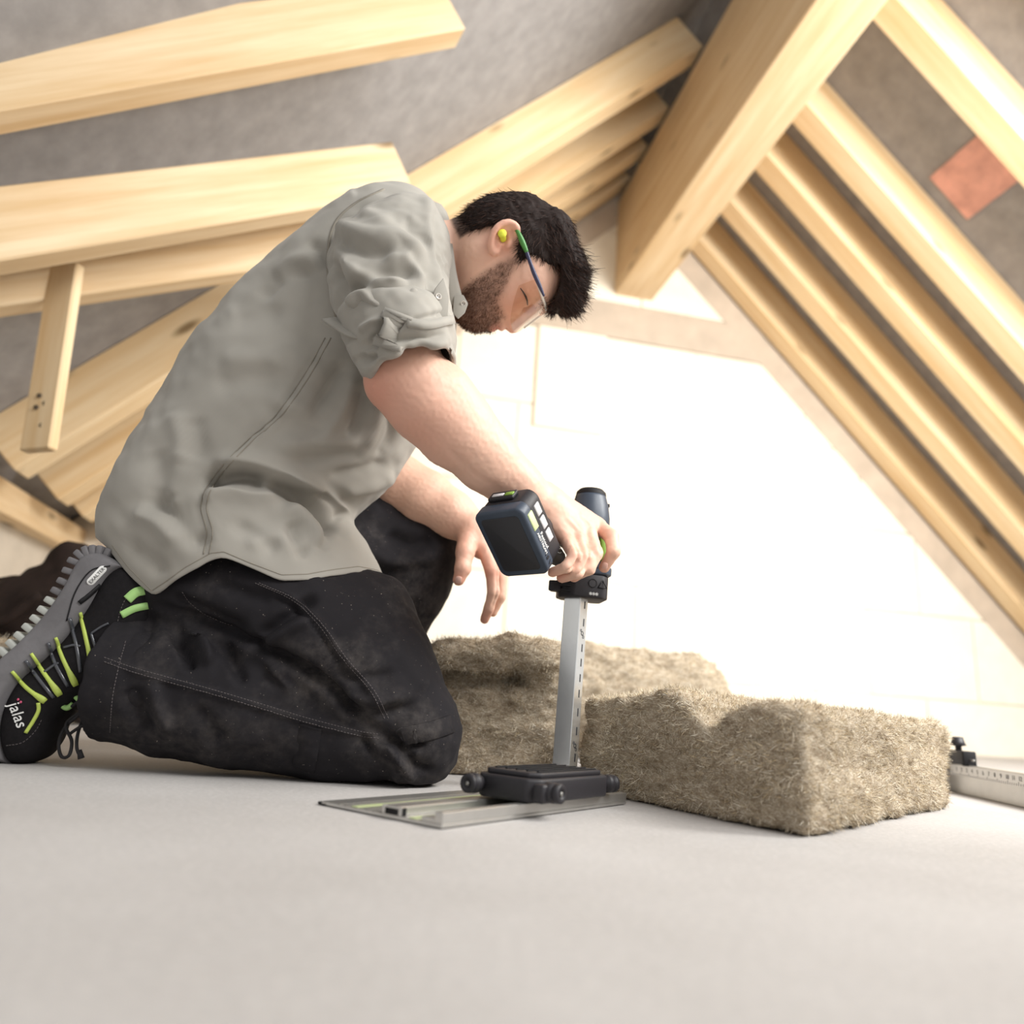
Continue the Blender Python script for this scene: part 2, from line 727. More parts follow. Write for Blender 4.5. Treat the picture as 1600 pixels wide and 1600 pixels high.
def m_wood(name, light, dark, knots=True):
    t = NT(name)
    v = t.coord('Object', (0.35, 6, 6))
    info = t.n('ShaderNodeObjectInfo')
    ad = t.n('ShaderNodeVectorMath', operation='ADD')
    cmb = t.n('ShaderNodeCombineXYZ')
    mul = t.n('ShaderNodeMath', operation='MULTIPLY')
    mul.inputs[1].default_value = 37.0
    t.l(info.outputs['Random'], mul.inputs[0])
    t.l(mul.outputs[0], cmb.inputs[0])
    t.l(mul.outputs[0], cmb.inputs[2])
    t.l(v, ad.inputs[0])
    t.l(cmb.outputs[0], ad.inputs[1])
    vec = ad.outputs[0]
    g = t.noise(vec, 4.0, 6, 0.62)
    base = t.ramp(g, [(0.3, dark), (0.5, tuple((a + b) / 2 for a, b in zip(light, dark))), (0.68, light)])
    if knots:
        vo = t.n('ShaderNodeTexVoronoi')
        vo.inputs['Scale'].default_value = 1.0
        t.l(t.coord('Object', (2.2, 7, 7)), vo.inputs['Vector'])
        k = t.ramp(vo.outputs['Distance'], [(0.06, (1, 1, 1)), (0.16, (0, 0, 0))])
        base = t.mix(k, base, tuple(c * 0.38 for c in dark))
    t.color(base)
    t.set(0.6, 0, 0.3)
    t.bump(g, 0.25, 0.002)
    return t.m


def m_attr(name, rough=0.7, base=None, spec=0.3, sheen=0.0, attr='tint'):
    t = NT(name)
    a = t.n('ShaderNodeVertexColor')
    a.layer_name = attr
    t.color(a.outputs['Color'])
    t.set(rough, 0, spec)
    return t
# ================================================================== THE SETTING
GA = math.radians(11.6)
E_AX = np.array([math.cos(GA), math.sin(GA), 0.0])          # along the gable wall, to the right
N_AX = np.array([-math.sin(GA), math.cos(GA), 0.0])         # along the ridge, away from the photographer
Z_AX = np.array([0, 0, 1.0])
RS = 1.45                                                   # size of the attic
G0 = at(961, 460, 2.8 * RS)                                 # foot of the ridge beam at the gable wall
GZ = G0[2]


def gw(e, n, z):
    """attic frame -> world; e, n are measured from the ridge beam's foot"""
    return np.array([G0[0], G0[1], 0]) + E_AX * e + N_AX * n + Z_AX * z


# --- floor: one screed slab with faint speckle and a few stains
t = NT('pale_screed')
v = t.coord()
big = t.noise(v, 2.2, 5, 0.6)
fine = t.noise(v, 160, 3, 0.6)
spk = t.noise(v, 420, 2, 0.5)
c = t.ramp(big, [(0.3, srgb(164, 160, 157)), (0.7, srgb(184, 181, 179))])
c = t.mix(t.ramp(fine, [(0.45, (0, 0, 0)), (0.75, (0.35, 0.35, 0.35))]), c, srgb(206, 203, 199))
c = t.mix(t.ramp(spk, [(0.70, (0, 0, 0)), (0.78, (0.55, 0.55, 0.55))]), c, srgb(120, 108, 96))
t.color(c)
t.set(0.85, 0, 0.25)
t.bump(fine, 0.35, 0.002)
M_FLOOR = t.m
fb = box_mesh('floor', 9.0, 9.5, 0.1, 0, 1, (0.2, 2.3, -0.05))
tag(obj('floor', fb, M_FLOOR, smooth=False), 'pale grey screed attic floor with fine speckles', None, None, 'structure')

# --- gable wall of large blocks
M_MORTAR = m_plain('wall_mortar', srgb(226, 216, 200), 0.9, 0, 0.06, 20, 0.4)
M_BLOCK = m_plain('cream_block', srgb(236, 228, 212), 0.85, 0, 0.05, 9, 0.25, 0.3, 90)
M_CONC = m_plain('ring_beam_concrete', srgb(186, 172, 156), 0.85, 0, 0.10, 7, 0.3, 0.3, 60)
RIDGE_E = 0.09                                              # the ridge line sits over the beam
under = GZ + 0.80                                           # rafter undersides meet here above the beam
RIDGE_Z = under + 0.06
roofz = lambda e: RIDGE_Z - abs(e - RIDGE_E)
wl, wr = -3.0, 3.15
gp = [(wl, -0.02), (wr, -0.02), (wr, max(roofz(wr) + 0.2, 0)), (RIDGE_E, RIDGE_Z + 0.2), (wl, max(roofz(wl) + 0.2, 0))]
GM = frame(gw(0, 0.0, 0), E_AX, Z_AX, -N_AX)
wall = obj('wall_back', xf_mesh(prism_mesh('wall_back', gp, 0.2, z0=-0.212), GM), M_MORTAR, smooth=False)
tag(wall, 'cream block gable wall rising to the ridge', None, None, 'structure')


def clip_poly(poly, a, b, c):
    """keep the part of the polygon with a*x+b*y <= c"""
    out = []
    for i in range(len(poly)):
        p, q = poly[i], poly[(i + 1) % len(poly)]
        dp, dq = a * p[0] + b * p[1] - c, a * q[0] + b * q[1] - c
        if dp <= 0:
            out.append(p)
        if (dp < 0 < dq) or (dq < 0 < dp):
            s = dp / (dp - dq)
            out.append((p[0] + s * (q[0] - p[0]), p[1] + s * (q[1] - p[1])))
    return out


BAND_Z0, BAND_Z1 = GZ - 0.30, GZ - 0.055
bh, bw, jt = 0.50, 0.74, 0.010
row = 0
z = BAND_Z0 - bh * 4
blocks = []
zz = [BAND_Z0 - bh * k for k in (5, 4, 3, 2, 1)] + [BAND_Z1, BAND_Z1 + bh]
for r_i, z in enumerate(zz):
    e = wl + (0.37 if r_i % 2 else 0.0) - 0.15
    while e < wr:
        z1 = z + bh - jt
        poly = [(e, max(z, 0.0)), (e + bw - jt, max(z, 0.0)), (e + bw - jt, z1), (e, z1)]
        poly = clip_poly(poly, 1, 1, RIDGE_Z + RIDGE_E - 0.26)
        poly = clip_poly(poly, -1, 1, RIDGE_Z - RIDGE_E - 0.26)
        if z > BAND_Z0:
            poly = clip_poly(poly, 1, 0, wr)
        if len(poly) >= 3:
            xs = [p[0] for p in poly]
            if max(xs) - min(xs) > 0.06:
                blocks.append(poly)
        e += bw
for poly in blocks:
    jig = random.uniform(-0.002, 0.002)
    left = max(p[0] for p in poly) < -0.28
    o = obj('block', xf_mesh(prism_mesh('block', poly, 0.012 + jig, 0.002, 1, -0.012), GM), M_BLOCK, wall, smooth=False)
band = [(wl, BAND_Z0), (wr, BAND_Z0), (wr, BAND_Z1 - 0.008), (wl, BAND_Z1 - 0.008)]
band = clip_poly(band, 1, 1, RIDGE_Z + RIDGE_E - 0.2)
band = clip_poly(band, -1, 1, RIDGE_Z - RIDGE_E - 0.2)
obj('ring_beam', xf_mesh(prism_mesh('ring_beam', band, 0.02, 0.003, 1, -0.012), GM), M_CONC, wall, smooth=False)
for sgn, nm in ((1, 'verge_strip'), (-1, 'verge_strip')):
    q = []
    for d0, d1 in ((0.04, 0.0), (0.27, 0.0)):
        pass
    top0, top1 = (RIDGE_E, RIDGE_Z - 0.04), (RIDGE_E + sgn * (RIDGE_Z - 0.05), 0.01)
    q = [top0, top1, (top1[0] - sgn * 0.23, 0.01), (RIDGE_E, RIDGE_Z - 0.27)]
    obj(nm, xf_mesh(prism_mesh(nm, q if sgn < 0 else q[::-1], 0.018, 0.003, 1, -0.012), GM), M_CONC, wall, smooth=False)
# pilaster behind the man's face
pz0 = pl(830, 665, G0, N_AX)[2]
pe0 = np.dot(pl(836, 600, G0, N_AX) - G0, E_AX)
pil = [(pe0, pz0), (pe0 + 0.42, pz0), (pe0 + 0.42, BAND_Z0 - 0.01), (pe0, BAND_Z0 - 0.01)]
obj('pilaster', xf_mesh(prism_mesh('pilaster', pil, 0.028, 0.004, 1, 0.0), GM), M_BLOCK, wall, smooth=False)

# --- roof: membrane on top of the rafters, rafters, ridge beam, wall plate
M_MEMB = m_plain('grey_membrane', srgb(150, 147, 146), 0.8, 0, 0.14, 14, 0.3, 0.3, 50)
M_WOOD = m_wood('spruce_beam', srgb(228, 206, 172), srgb(206, 174, 130))
M_WOODP = m_wood('spruce_rafter', srgb(232, 210, 174), srgb(214, 180, 132))
M_TILE = m_plain('red_underlay', srgb(214, 160, 146), 0.8, 0, 0.2, 12, 0.3)
RH = 0.20                                                   # rafter depth
slopeR = nrm(E_AX - Z_AX)
slopeL = nrm(-E_AX - Z_AX)
upR = nrm(E_AX + Z_AX)
upL = nrm(-E_AX + Z_AX)


def roof_sheet(n0, n1, sgn, length, thick=0.012):
    s = slopeR if sgn > 0 else slopeL
    u = upR if sgn > 0 else upL
    o = gw(RIDGE_E, (n0 + n1) / 2, under) + u * (RH + thick / 2 + 0.002)
    return xf_mesh(box_mesh('sheet', length + 0.26, abs(n1 - n0), thick), frame(o + s * (length / 2 - 0.13), s, N_AX, nrm(np.cross(s, N_AX))))


bmr = bmesh.new()
for sg, n0, n1, ln in ((1, -2.6, 0.15, 4.1), (-1, -2.6, 0.15, 4.5)):
    tmp = roof_sheet(n0, n1, sg, ln)
    bmr.from_mesh(tmp)
    bpy.data.meshes.remove(tmp)
roof = obj('ceiling', bm_mesh('ceiling', bmr), M_MEMB, smooth=False)
tag(roof, 'grey roofing membrane over the sloping spruce rafters', None, None, 'structure')


def beam(name, p, q, w, h, wdir, parent=roof, m=None, bev=0.004):
    """timber from p to q (centre line), width w along wdir, height h across"""
    p, q = np.asarray(p, float), np.asarray(q, float)
    x = nrm(q - p)
    y = nrm(np.asarray(wdir) - x * np.dot(wdir, x))
    zc = np.cross(x, y)
    me = box_mesh(name, np.linalg.norm(q - p), w, h, bev, 1)
    o = obj(name, me, m or M_WOOD, None, smooth=False)
    o.matrix_world = frame((p + q) / 2, x, y, zc)
    if parent is not None:
        o.matrix_basis = o.matrix_world.copy()
        o.parent = parent
        o.matrix_parent_inverse = parent_inverse(parent)
    return o


def rafter(n, sgn, length=4.05, w=0.125):
    s = slopeR if sgn > 0 else slopeL
    u = upR if sgn > 0 else upL
    a = gw(RIDGE_E, n, under) + u * (RH / 2) - s * 0.0
    return beam('rafter', a - s * 0.02 * 0 + s * 0.10, a + s * length, w, RH, N_AX, m=M_WOODP)


for n in (-0.09, -0.475, -0.86, -1.21, -1.80, -2.35):
    rafter(n, 1)
for n in (-0.10, -0.385, -0.68, -1.085):
    rafter(n, -1, 3.72)
# ridge beam towards the photographer
bw_ = 0.245
beam('ridge_beam', gw(bw_ / 2, 0.05, GZ + 0.33), gw(bw_ / 2, -2.6, GZ + 0.33), bw_, 0.66, E_AX, bev=0.006)
# red underlay strips seen between the top rafters
def roof_hit(x, y, sg):
    u = upR if sg > 0 else upL
    q = pl(x, y, gw(RIDGE_E, 0, under) + u * RH, u) - gw(RIDGE_E, 0, under) - u * RH
    return q @ N_AX, q @ (slopeR if sg > 0 else slopeL)


nA, aA = roof_hit(1540, 300, 1)
nB, aB = roof_hit(975, 305, -1)
for sg, n0, n1, a0, a1 in ((-1, nB - 0.12, nB + 0.12, aB - 0.1, aB + 0.5), (1, nA - 0.14, nA + 0.14, aA - 0.22, aA + 0.05)):
    s = slopeR if sg > 0 else slopeL
    u = upR if sg > 0 else upL
    o = gw(RIDGE_E, (n0 + n1) / 2, under) + u * (RH - 0.006) + s * (a0 + a1) / 2
    obj('underlay_patch', xf_mesh(box_mesh('underlay_patch', a1 - a0, n1 - n0, 0.008), frame(o, s, N_AX, nrm(np.cross(s, N_AX)))), M_TILE, roof, smooth=False)
# wall plate along the left eave
plate_e, plate_z = -1.825 * RS - 0.10, 0.512 * RS
beam('wall_plate', gw(plate_e, 0.1, plate_z), gw(plate_e, -1.6, plate_z), 0.16, 0.12, E_AX)
# knee wall below the plate
kw = xf_mesh(box_mesh('wall_left', 2.2, 0.1, plate_z - 0.06), frame(gw(plate_e - 0.05, -0.85, (plate_z - 0.06) / 2), N_AX, -E_AX, Z_AX))
tag(obj('wall_left', kw, m_plain('knee_wall_plaster', srgb(200, 190, 176), 0.9, 0, 0.08, 10, 0.3), smooth=False), 'low pale knee wall under the left eave plate', None, None, 'structure')

m_screw = m_plain('dark_screw', srgb(96, 84, 70), 0.5, 0.6, 0.05, 60)
# dormer timbers, upper left: two shallow rafters and the short upright nailed between
def line_beam(name, x0, y0, Y0, x1, y1, Y1, w, h, m=None, ext=0.0, drop=0.0):
    p, q = at(x0, y0, Y0), at(x1, y1, Y1)
    d = nrm(q - p)
    p, q = p - d * ext, q + d * ext
    side = nrm(np.cross(d, Z_AX))
    up = np.cross(side, d)
    return beam(name, p + up * (h / 2 - drop), q + up * (h / 2 - drop), w, h, side, m=m)


line_beam('dormer_rafter', -120, 440, 1.45, 640, 310, 2.05, 0.08, 0.17)
line_beam('dormer_rafter', -120, 505, 1.62, 620, 398, 2.3, 0.08, 0.14)
line_beam('dormer_rafter', -120, 215, 1.3, 720, 60, 1.8, 0.08, 0.17)
line_beam('dormer_rafter', -120, -10, 1.2, 720, -190, 1.55, 0.08, 0.17)
u0, u1 = at(100, 448, 1.72), at(60, 705, 1.72)
ud = nrm(u1 - u0)
beam('upright_board', u0 - ud * 0.06, u1, 0.085, 0.03, nrm(np.cross(ud, [0.2, 1, 0])), m=M_WOODP)
for x_, y_ in ((66, 622), (75, 634), (61, 640), (70, 668)):
    pq = at(x_, y_, 1.72)
    zq = nrm(CAMV - pq)
    zq = nrm(np.array([zq[0] * 0.2, zq[1], 0]))
    xq = nrm(np.cross(zq, Z_AX))
    obj('screw_head', xf_mesh(lathe_mesh('screw_head', [(0.0062, 0), (0.006, 0.0015), (0.0025, 0.001), (0.0002, 0.001)], 14, False), frame(pq + zq * 0.0155, xq, np.cross(zq, xq), zq)), m_screw, roof)
beam('eave_board', gw(plate_e - 0.13, 0.12, plate_z + 0.14), gw(plate_e - 0.13, -2.4, plate_z + 0.14), 0.03, 0.42, E_AX, m=M_WOODP)
# ================================================================== THINGS ON THE FLOOR
M_ALU = m_plain('aluminium', srgb(196, 194, 190), 0.34, 0.85, 0.05, 40, 0.05)
M_ALU_DARK = m_plain('brushed_track', srgb(150, 148, 144), 0.4, 0.7, 0.06, 60, 0.05)
M_STEEL = m_plain('polished_steel', srgb(244, 246, 246), 0.24, 0.85, 0.03, 40, 0.03)
M_BLACK = m_plain('black_plastic', srgb(38, 36, 40), 0.5, 0, 0.1, 200, 0.15, 0.4, 900)
M_RUBBER = m_plain('black_rubber', srgb(26, 25, 27), 0.65, 0, 0.12, 120, 0.15, 0.3)
M_NAVY = m_plain('slate_blue_plastic', srgb(58, 68, 82), 0.42, 0, 0.06, 90, 0.12, 0.45, 900)
M_LIME = m_plain('lime_green', srgb(128, 166, 62), 0.45, 0, 0.05, 60)
M_PALE = m_plain('pale_button', srgb(206, 204, 206), 0.5, 0, 0.05, 60)
M_PALEG = m_plain('pale_green_button', srgb(206, 222, 164), 0.5, 0, 0.05, 60)
M_WHITE = m_plain('white_print', srgb(232, 232, 230), 0.6, 0, 0.02, 60)
M_INK = m_plain('dark_ink', srgb(44, 44, 48), 0.6, 0, 0.02, 60)

# ---------------------------------------------------------------- guide rail
R_O = fl(690, 1297)
R_D = nrm(np.array([0.209, 0.275, 0]))
R_P = np.array([-R_D[1], R_D[0], 0.0])
R_LEN, R_W = 0.352, 0.166
rail = empty('guide_rail', R_O, 'flat aluminium guide rail lying on the floor under the black saw base', 'rail')


def rail_strip(name, p0, p1, z0, z1, m, l0=0.0, l1=R_LEN, bev=0.0006):
    me = box_mesh(name, l1 - l0, p1 - p0, z1 - z0, min(bev, (z1 - z0) * 0.4), 1)
    c_ = R_O + R_D * (l0 + l1) / 2 + R_P * (p0 + p1) / 2 + Z_AX * (z0 + z1) / 2
    return obj(name, xf_mesh(me, frame(c_, R_D, R_P, Z_AX)), m, rail, smooth=False)


rail_strip('rail_plate', 0.0, R_W, 0.001, 0.0045, M_ALU)
rail_strip('edge_rib', 0.0, 0.010, 0.0045, 0.0145, M_ALU)
rail_strip('edge_rib', 0.010, 0.026, 0.0045, 0.0085, M_ALU)
rail_strip('guide_rib', 0.052, 0.056, 0.0045, 0.0125, M_ALU)
rail_strip('guide_rib', 0.056, 0.074, 0.0100, 0.0125, M_ALU)
rail_strip('guide_rib', 0.074, 0.078, 0.0045, 0.0125, M_ALU)
M_GLIDE = m_plain('pale_green_glide', srgb(168, 178, 132), 0.5, 0, 0.05, 60)
rail_strip('glide_strip', 0.034, 0.042, 0.0045, 0.0053, M_GLIDE)
rail_strip('glide_strip', 0.112, 0.121, 0.0045, 0.0053, M_GLIDE)
for a in (0.088, 0.098, 0.128, 0.138):
    rail_strip('groove_line', a, a + 0.003, 0.0045, 0.0049, M_ALU_DARK)
rail_strip('rubber_lip', R_W - 0.008, R_W + 0.006, 0.0008, 0.0034, M_RUBBER)
rail_strip('end_cap', 0.050, 0.080, 0.0010, 0.0118, M_RUBBER, 0.002, 0.006)

# ---------------------------------------------------------------- insulation saw
saw = empty('insulation_saw', (0.108, 1.10, 0.013), 'black and navy cordless insulation saw with long steel guide, held upright', 'saw')
B_A = fl(835, 1260, 0.0135)
B_B = fl(963, 1247, 0.0135)
B_L = np.linalg.norm((B_B - B_A)[:2])
B_WD = 0.084
b_c = B_A + R_D * B_L / 2 + R_P * B_WD / 2


def on_base(me, x, y, z):
    """place a mesh in the base's frame: x along the rail, y across, z up from the rail top"""
    return xf_mesh(me, frame(b_c + R_D * x + R_P * y + Z_AX * (z + 0.0015), R_D, R_P, Z_AX))


hl, hw = B_L / 2, B_WD / 2
poly = [(-hl, -hw + .012), (-hl + .012, -hw), (hl - .012, -hw), (hl, -hw + .012), (hl, hw - .012), (hl - .012, hw), (-hl + .012, hw), (-hl, hw - .012)]
basep = obj('base_foot', on_base(prism_mesh('base_foot', poly, 0.024, 0.003, 2), 0, 0, 0.0), M_BLACK, saw)
poly2 = [(x * 0.9, y * 0.88) for x, y in poly]
obj('base_deck', on_base(prism_mesh('base_deck', poly2, 0.006, 0.002, 2), 0, 0, 0.0235), M_BLACK, basep)
for i in range(5):
    obj('deck_ridge', on_base(box_mesh('deck_ridge', hl * 1.5, 0.003, 0.0015, 0.0004, 1), 0, -0.03 + i * 0.014, 0.0302), M_RUBBER, basep)


def knob(x, y, z, axis, r=0.0105, L=0.026):
    prof = [(r * 0.7, 0), (r * 0.72, L * 0.25), (r * 0.98, L * 0.3), (r, L * 0.42), (r, L * 0.62), (r * 0.86, L * 0.66), (r * 0.86, L * 0.72), (r * 0.98, L * 0.76), (r * 0.92, L * 0.97), (r * 0.5, L), (r * 0.45, L * 0.93), (0.001, L * 0.93)]
    me = lathe_mesh('knob', prof, 24)
    a = nrm(axis)
    b = nrm(np.cross(a, Z_AX))
    o = b_c + R_D * x + R_P * y + Z_AX * (z + .0015)
    k_ = obj('knob', xf_mesh(me, frame(o, b, np.cross(a, b), a)), M_BLACK, saw)
    pin = lathe_mesh('knob_pin', [(r * .22, L * .9), (r * .22, L * .99), (0.0005, L)], 10)
    obj('knob_pin', xf_mesh(pin, frame(o, b, np.cross(a, b), a)), M_ALU_DARK, k_)
    return k_


knob(-hl + 0.016, -hw + 0.003, 0.012, -R_P * 1.0)
knob(hl - 0.004, -hw + 0.012, 0.013, R_D * 0.9 - R_P * 0.3, 0.0105, 0.022)
knob(-hl - 0.002, hw - 0.012, 0.014, -R_D, 0.0105, 0.022)
obj('corner_bracket', on_base(prism_mesh('corner_bracket', [(-hl, -hw - .010), (-hl + .034, -hw - .010), (-hl + .040, -hw + .004), (-hl, -hw + .004)], 0.019, 0.003, 2), 0, 0, 0.0012), M_BLACK, basep)

# guide bar rises from the base to the gear head
BT = at(902, 936, 1.095)
BB = at(883, 1216, 1.095)
bar_u = nrm(BT - BB)
gx = nrm(np.cross(bar_u, np.array([0.80, -0.60, 0]) * -1))     # along the rail
gx = nrm(R_D - bar_u * np.dot(R_D, bar_u))
gy = np.cross(bar_u, gx)                                        # across, to the left
bar_c = (BT + BB) / 2
bar_h = np.linalg.norm(BT - BB) + 0.012


def on_bar(me, x, y, z):
    return xf_mesh(me, frame(bar_c + gx * x + gy * y + bar_u * z, gx, gy, bar_u))


BX, BY = 0.022, 0.029
bar = obj('guide_bar', on_bar(box_mesh('guide_bar', BX, BY, bar_h, 0.0012, 2), 0, 0.002, 0), M_STEEL, saw, smooth=False)
# stamped slots and marks on the right-hand face
for i, zq in enumerate((0.118, 0.092, 0.055, 0.034, 0.012, -0.010, -0.036, -0.062, -0.098)):
    obj('slot', on_bar(box_mesh('slot', 0.0022, 0.0006, 0.011), 0.002, 0.002 - BY / 2 - 0.0001, zq), M_INK, bar, smooth=False)
for zq in (0.076, -0.082):
    for k, (dx_, dz_, s_) in enumerate(((0, 0, 1.0), (-.004, .004, .6), (.003, -.005, .7))):
        me = lathe_mesh('stamp', [(0.0024 * s_, -0.0003), (0.0034 * s_, 0.0003), (0.0022 * s_, 0.0003)], 12, False)
        o_ = bar_c + gx * dx_ + gy * (0.002 - BY / 2) + bar_u * (zq + dz_)
        obj('stamp', xf_mesh(me, frame(o_, gx, bar_u, -gy)), M_INK, bar)
# thin saw blades riding on the far edge of the guide bar
tooth = []
nt = 44
for i in range(nt):
    zt = -bar_h / 2 + i * bar_h / nt
    tooth += [(0.0, zt), (0.0025, zt + bar_h / nt * 0.45)]
tooth += [(0.0, bar_h / 2), (-0.006, bar_h / 2), (-0.006, -bar_h / 2)]
blade = prism_mesh('saw_blade', [(x, z) for x, z in tooth], 0.0016)
obj('saw_blade', xf_mesh(blade, frame(bar_c + gx * (BX / 2 + 0.004) + gy * 0.003, gx, bar_u, np.cross(gx, bar_u))), M_ALU_DARK, saw, smooth=False)

# gear head, motor housing and cap along the same axis
T0 = BT + bar_u * 0.0 + np.array([0.006, 0.004, 0])
head_x, head_y = nrm(np.array([1.0, 0.12, 0])), None
head_x = nrm(head_x - bar_u * np.dot(head_x, bar_u))
head_y = np.cross(bar_u, head_x)


def on_head(me, x, y, z):
    return xf_mesh(me, frame(T0 + head_x * x + head_y * y + bar_u * z, head_x, head_y, bar_u))


gp_ = [(-0.018, -0.028), (0.026, -0.028), (0.036, -0.018), (0.036, 0.024), (0.026, 0.030), (-0.026, 0.030), (-0.036, 0.018), (-0.036, -0.004), (-0.028, -0.016)]
gear = obj('gear_head', on_head(prism_mesh('gear_head', gp_, 0.036, 0.003, 2), 0, 0, 0.0), M_BLACK, saw)
obj('gear_collar', on_head(prism_mesh('gear_collar', [(x * 1.06 + .002, y * 1.06) for x, y in gp_], 0.014, 0.003, 2), 0, 0, 0.036), M_NAVY, saw)
for i in range(4):
    obj('cooling_rib', on_head(box_mesh('cooling_rib', 0.034, 0.006, 0.0032, 0.001, 1), -0.020, -0.021, 0.008 + i * 0.0075), M_RUBBER, gear)
obj('lock_lever', on_head(prism_mesh('lock_lever', [(-0.052, 0.0), (-0.034, -0.008), (-0.030, 0.012), (-0.046, 0.012)], 0.016, 0.002, 2), 0, -0.004, 0.008), M_BLACK, gear)
# embossed warning marks: a ring and a triangle
em = on_head(xf_mesh(lathe_mesh('ring_mark', [(0.0052, 0), (0.0066, 0.0007), (0.0066, 0), (0.0052, -0.0004)], 24, False), Matrix.Rotation(math.pi / 2, 4, 'X')), 0.010, -0.0283, 0.022)
obj('ring_mark', em, M_RUBBER, gear)
bmx = bmesh.new()
for a in range(3):
    p0 = Vector((0.0075 * math.sin(a * 2.094), 0, 0.0075 * math.cos(a * 2.094)))
    p1 = Vector((0.0075 * math.sin((a + 1) * 2.094), 0, 0.0075 * math.cos((a + 1) * 2.094)))
    mm = tube_mesh('x', [tuple(p0), tuple(p1)], 0.0008, 6)
    bmx.from_mesh(mm)
    bpy.data.meshes.remove(mm)
obj('triangle_mark', on_head(bm_mesh('triangle_mark', bmx), 0.0245, -0.0285, 0.020), M_RUBBER, gear)
obj('print_mark', on_head(xf_mesh(text_mesh('print_mark', '***', 0.011), Matrix.Rotation(math.pi / 2, 4, 'X')), 0.012, -0.0286, 0.004), M_WHITE, gear, smooth=False)

body_p = [(0.026, 0.046), (0.030, 0.052), (0.030, 0.075), (0.029, 0.100), (0.030, 0.112)]
obj('motor_housing', on_head(lathe_mesh('motor_housing', body_p, 40), 0.006, 0.004, 0), M_BLACK, saw)
cap_p = [(0.0305, 0.108), (0.0315, 0.113), (0.0312, 0.128), (0.0285, 0.146), (0.0245, 0.160), (0.0232, 0.164)]
cap = obj('motor_cap', on_head(lathe_mesh('motor_cap', cap_p, 48), 0.006, 0.004, 0), M_NAVY, saw)
obj('cap_top', on_head(lathe_mesh('cap_top', [(0.0236, 0.1635), (0.0228, 0.169), (0.019, 0.173), (0.012, 0.1745), (0.0, 0.175)], 40, False), 0.006, 0.004, 0), M_RUBBER, cap)
obj('cap_vent', on_head(box_mesh('cap_vent', 0.004, 0.012, 0.006, 0.001, 1), 0.033, 0.002, 0.150), M_RUBBER, cap)
obj('cap_seam', on_head(tube_mesh('cap_seam', [(0.006 - .0315, -0.006, 0.113), (0.006 - .0285, -0.006, 0.146), (0.006 - .0238, -0.005, 0.164)], 0.0006, 6), 0, 0.004, 0), M_RUBBER, cap)
obj('trigger', on_head(xf_mesh(box_mesh('trigger', 0.012, 0.012, 0.052, 0.004, 3), Matrix.Rotation(-0.12, 4, 'Y')), 0.0225, -0.028, 0.074), M_LIME, saw)
obj('trigger_guard', on_head(xf_mesh(box_mesh('trigger_guard', 0.018, 0.02, 0.058, 0.005, 3), Matrix.Rotation(-0.1, 4, 'Y')), 0.010, -0.022, 0.072), M_NAVY, saw)

# battery pack facing the camera and the grip behind it
bat_v = np.array([0.8211, -0.5704, 0.0208])
bat_u = np.array([0.4335, 0.5994, -0.6729])
bat_w = np.array([0.3714, 0.5615, 0.7394])
BAT = np.array([0.0014, 0.95, 0.3166])
bat_r = np.cross(bat_u, bat_w)


def on_bat(me, x, y, z):
    """x along the short side (right), y along the long side (up), z from the front face to the grip"""
    return xf_mesh(me, frame(BAT + bat_v * x - bat_u * y + bat_w * z, bat_v, -bat_u, nrm(np.cross(bat_v, -bat_u))))


sgnz = 1.0 if np.dot(np.cross(bat_v, -bat_u), bat_w) > 0 else -1.0


def rrect(w, h, r, n=6, bow=0.0):
    pts = []
    for cx_, cy_, a0 in ((w / 2 - r, h / 2 - r, 0), (-w / 2 + r, h / 2 - r, 90), (-w / 2 + r, -h / 2 + r, 180), (w / 2 - r, -h / 2 + r, 270)):
        for k in range(n + 1):
            a = math.radians(a0 + 90 * k / n)
            x, y = cx_ + r * math.cos(a), cy_ + r * math.sin(a)
            y += bow * (1 - (2 * x / w) ** 2) * (1 if y > 0 else -1)
            pts.append((x, y))
    return pts


BWD, BHT = 0.077, 0.101
bumper = obj('battery_bumper', on_bat(prism_mesh('battery_bumper', rrect(BWD, BHT, 0.010, 5, 0.004), sgnz * 0.022, 0.004, 3), 0, 0, 0), M_NAVY, saw)
panel = obj('battery_face', on_bat(prism_mesh('battery_face', rrect(BWD - 0.018, BHT - 0.018, 0.005, 4, 0.003), -sgnz * 0.0012, 0.0004, 1), 0, 0, 0.0003), M_INK, saw)
shell = obj('battery_shell', on_bat(prism_mesh('battery_shell', rrect(BWD - 0.002, BHT - 0.002, 0.012, 6, 0.006), sgnz * 0.034, 0.004, 3), 0, 0, 0.018), M_BLACK, saw)
obj('battery_latch', on_bat(box_mesh('battery_latch', 0.040, 0.006, 0.018, 0.002, 2), -0.004, BHT / 2 + 0.005, 0.034), M_BLACK, shell)
obj('latch_light', on_bat(box_mesh('latch_light', 0.013, 0.002, 0.007, 0.0006, 1), 0.009, BHT / 2 + 0.0085, 0.032), M_LIME, shell)
obj('latch_label', on_bat(box_mesh('latch_label', 0.018, 0.0016, 0.006, 0.0005, 1), -0.009, BHT / 2 + 0.0085, 0.032), M_PALE, shell)
for i in range(3):
    obj('side_button', on_bat(box_mesh('side_button', 0.003, 0.017, 0.013, 0.001, 1), BWD / 2 - 0.001, 0.028 - i * 0.0205, 0.036), M_PALE, shell)
obj('side_button', on_bat(box_mesh('side_button', 0.003, 0.026, 0.013, 0.001, 1), BWD / 2 - 0.0002, 0.024, 0.014), M_PALEG, bumper)


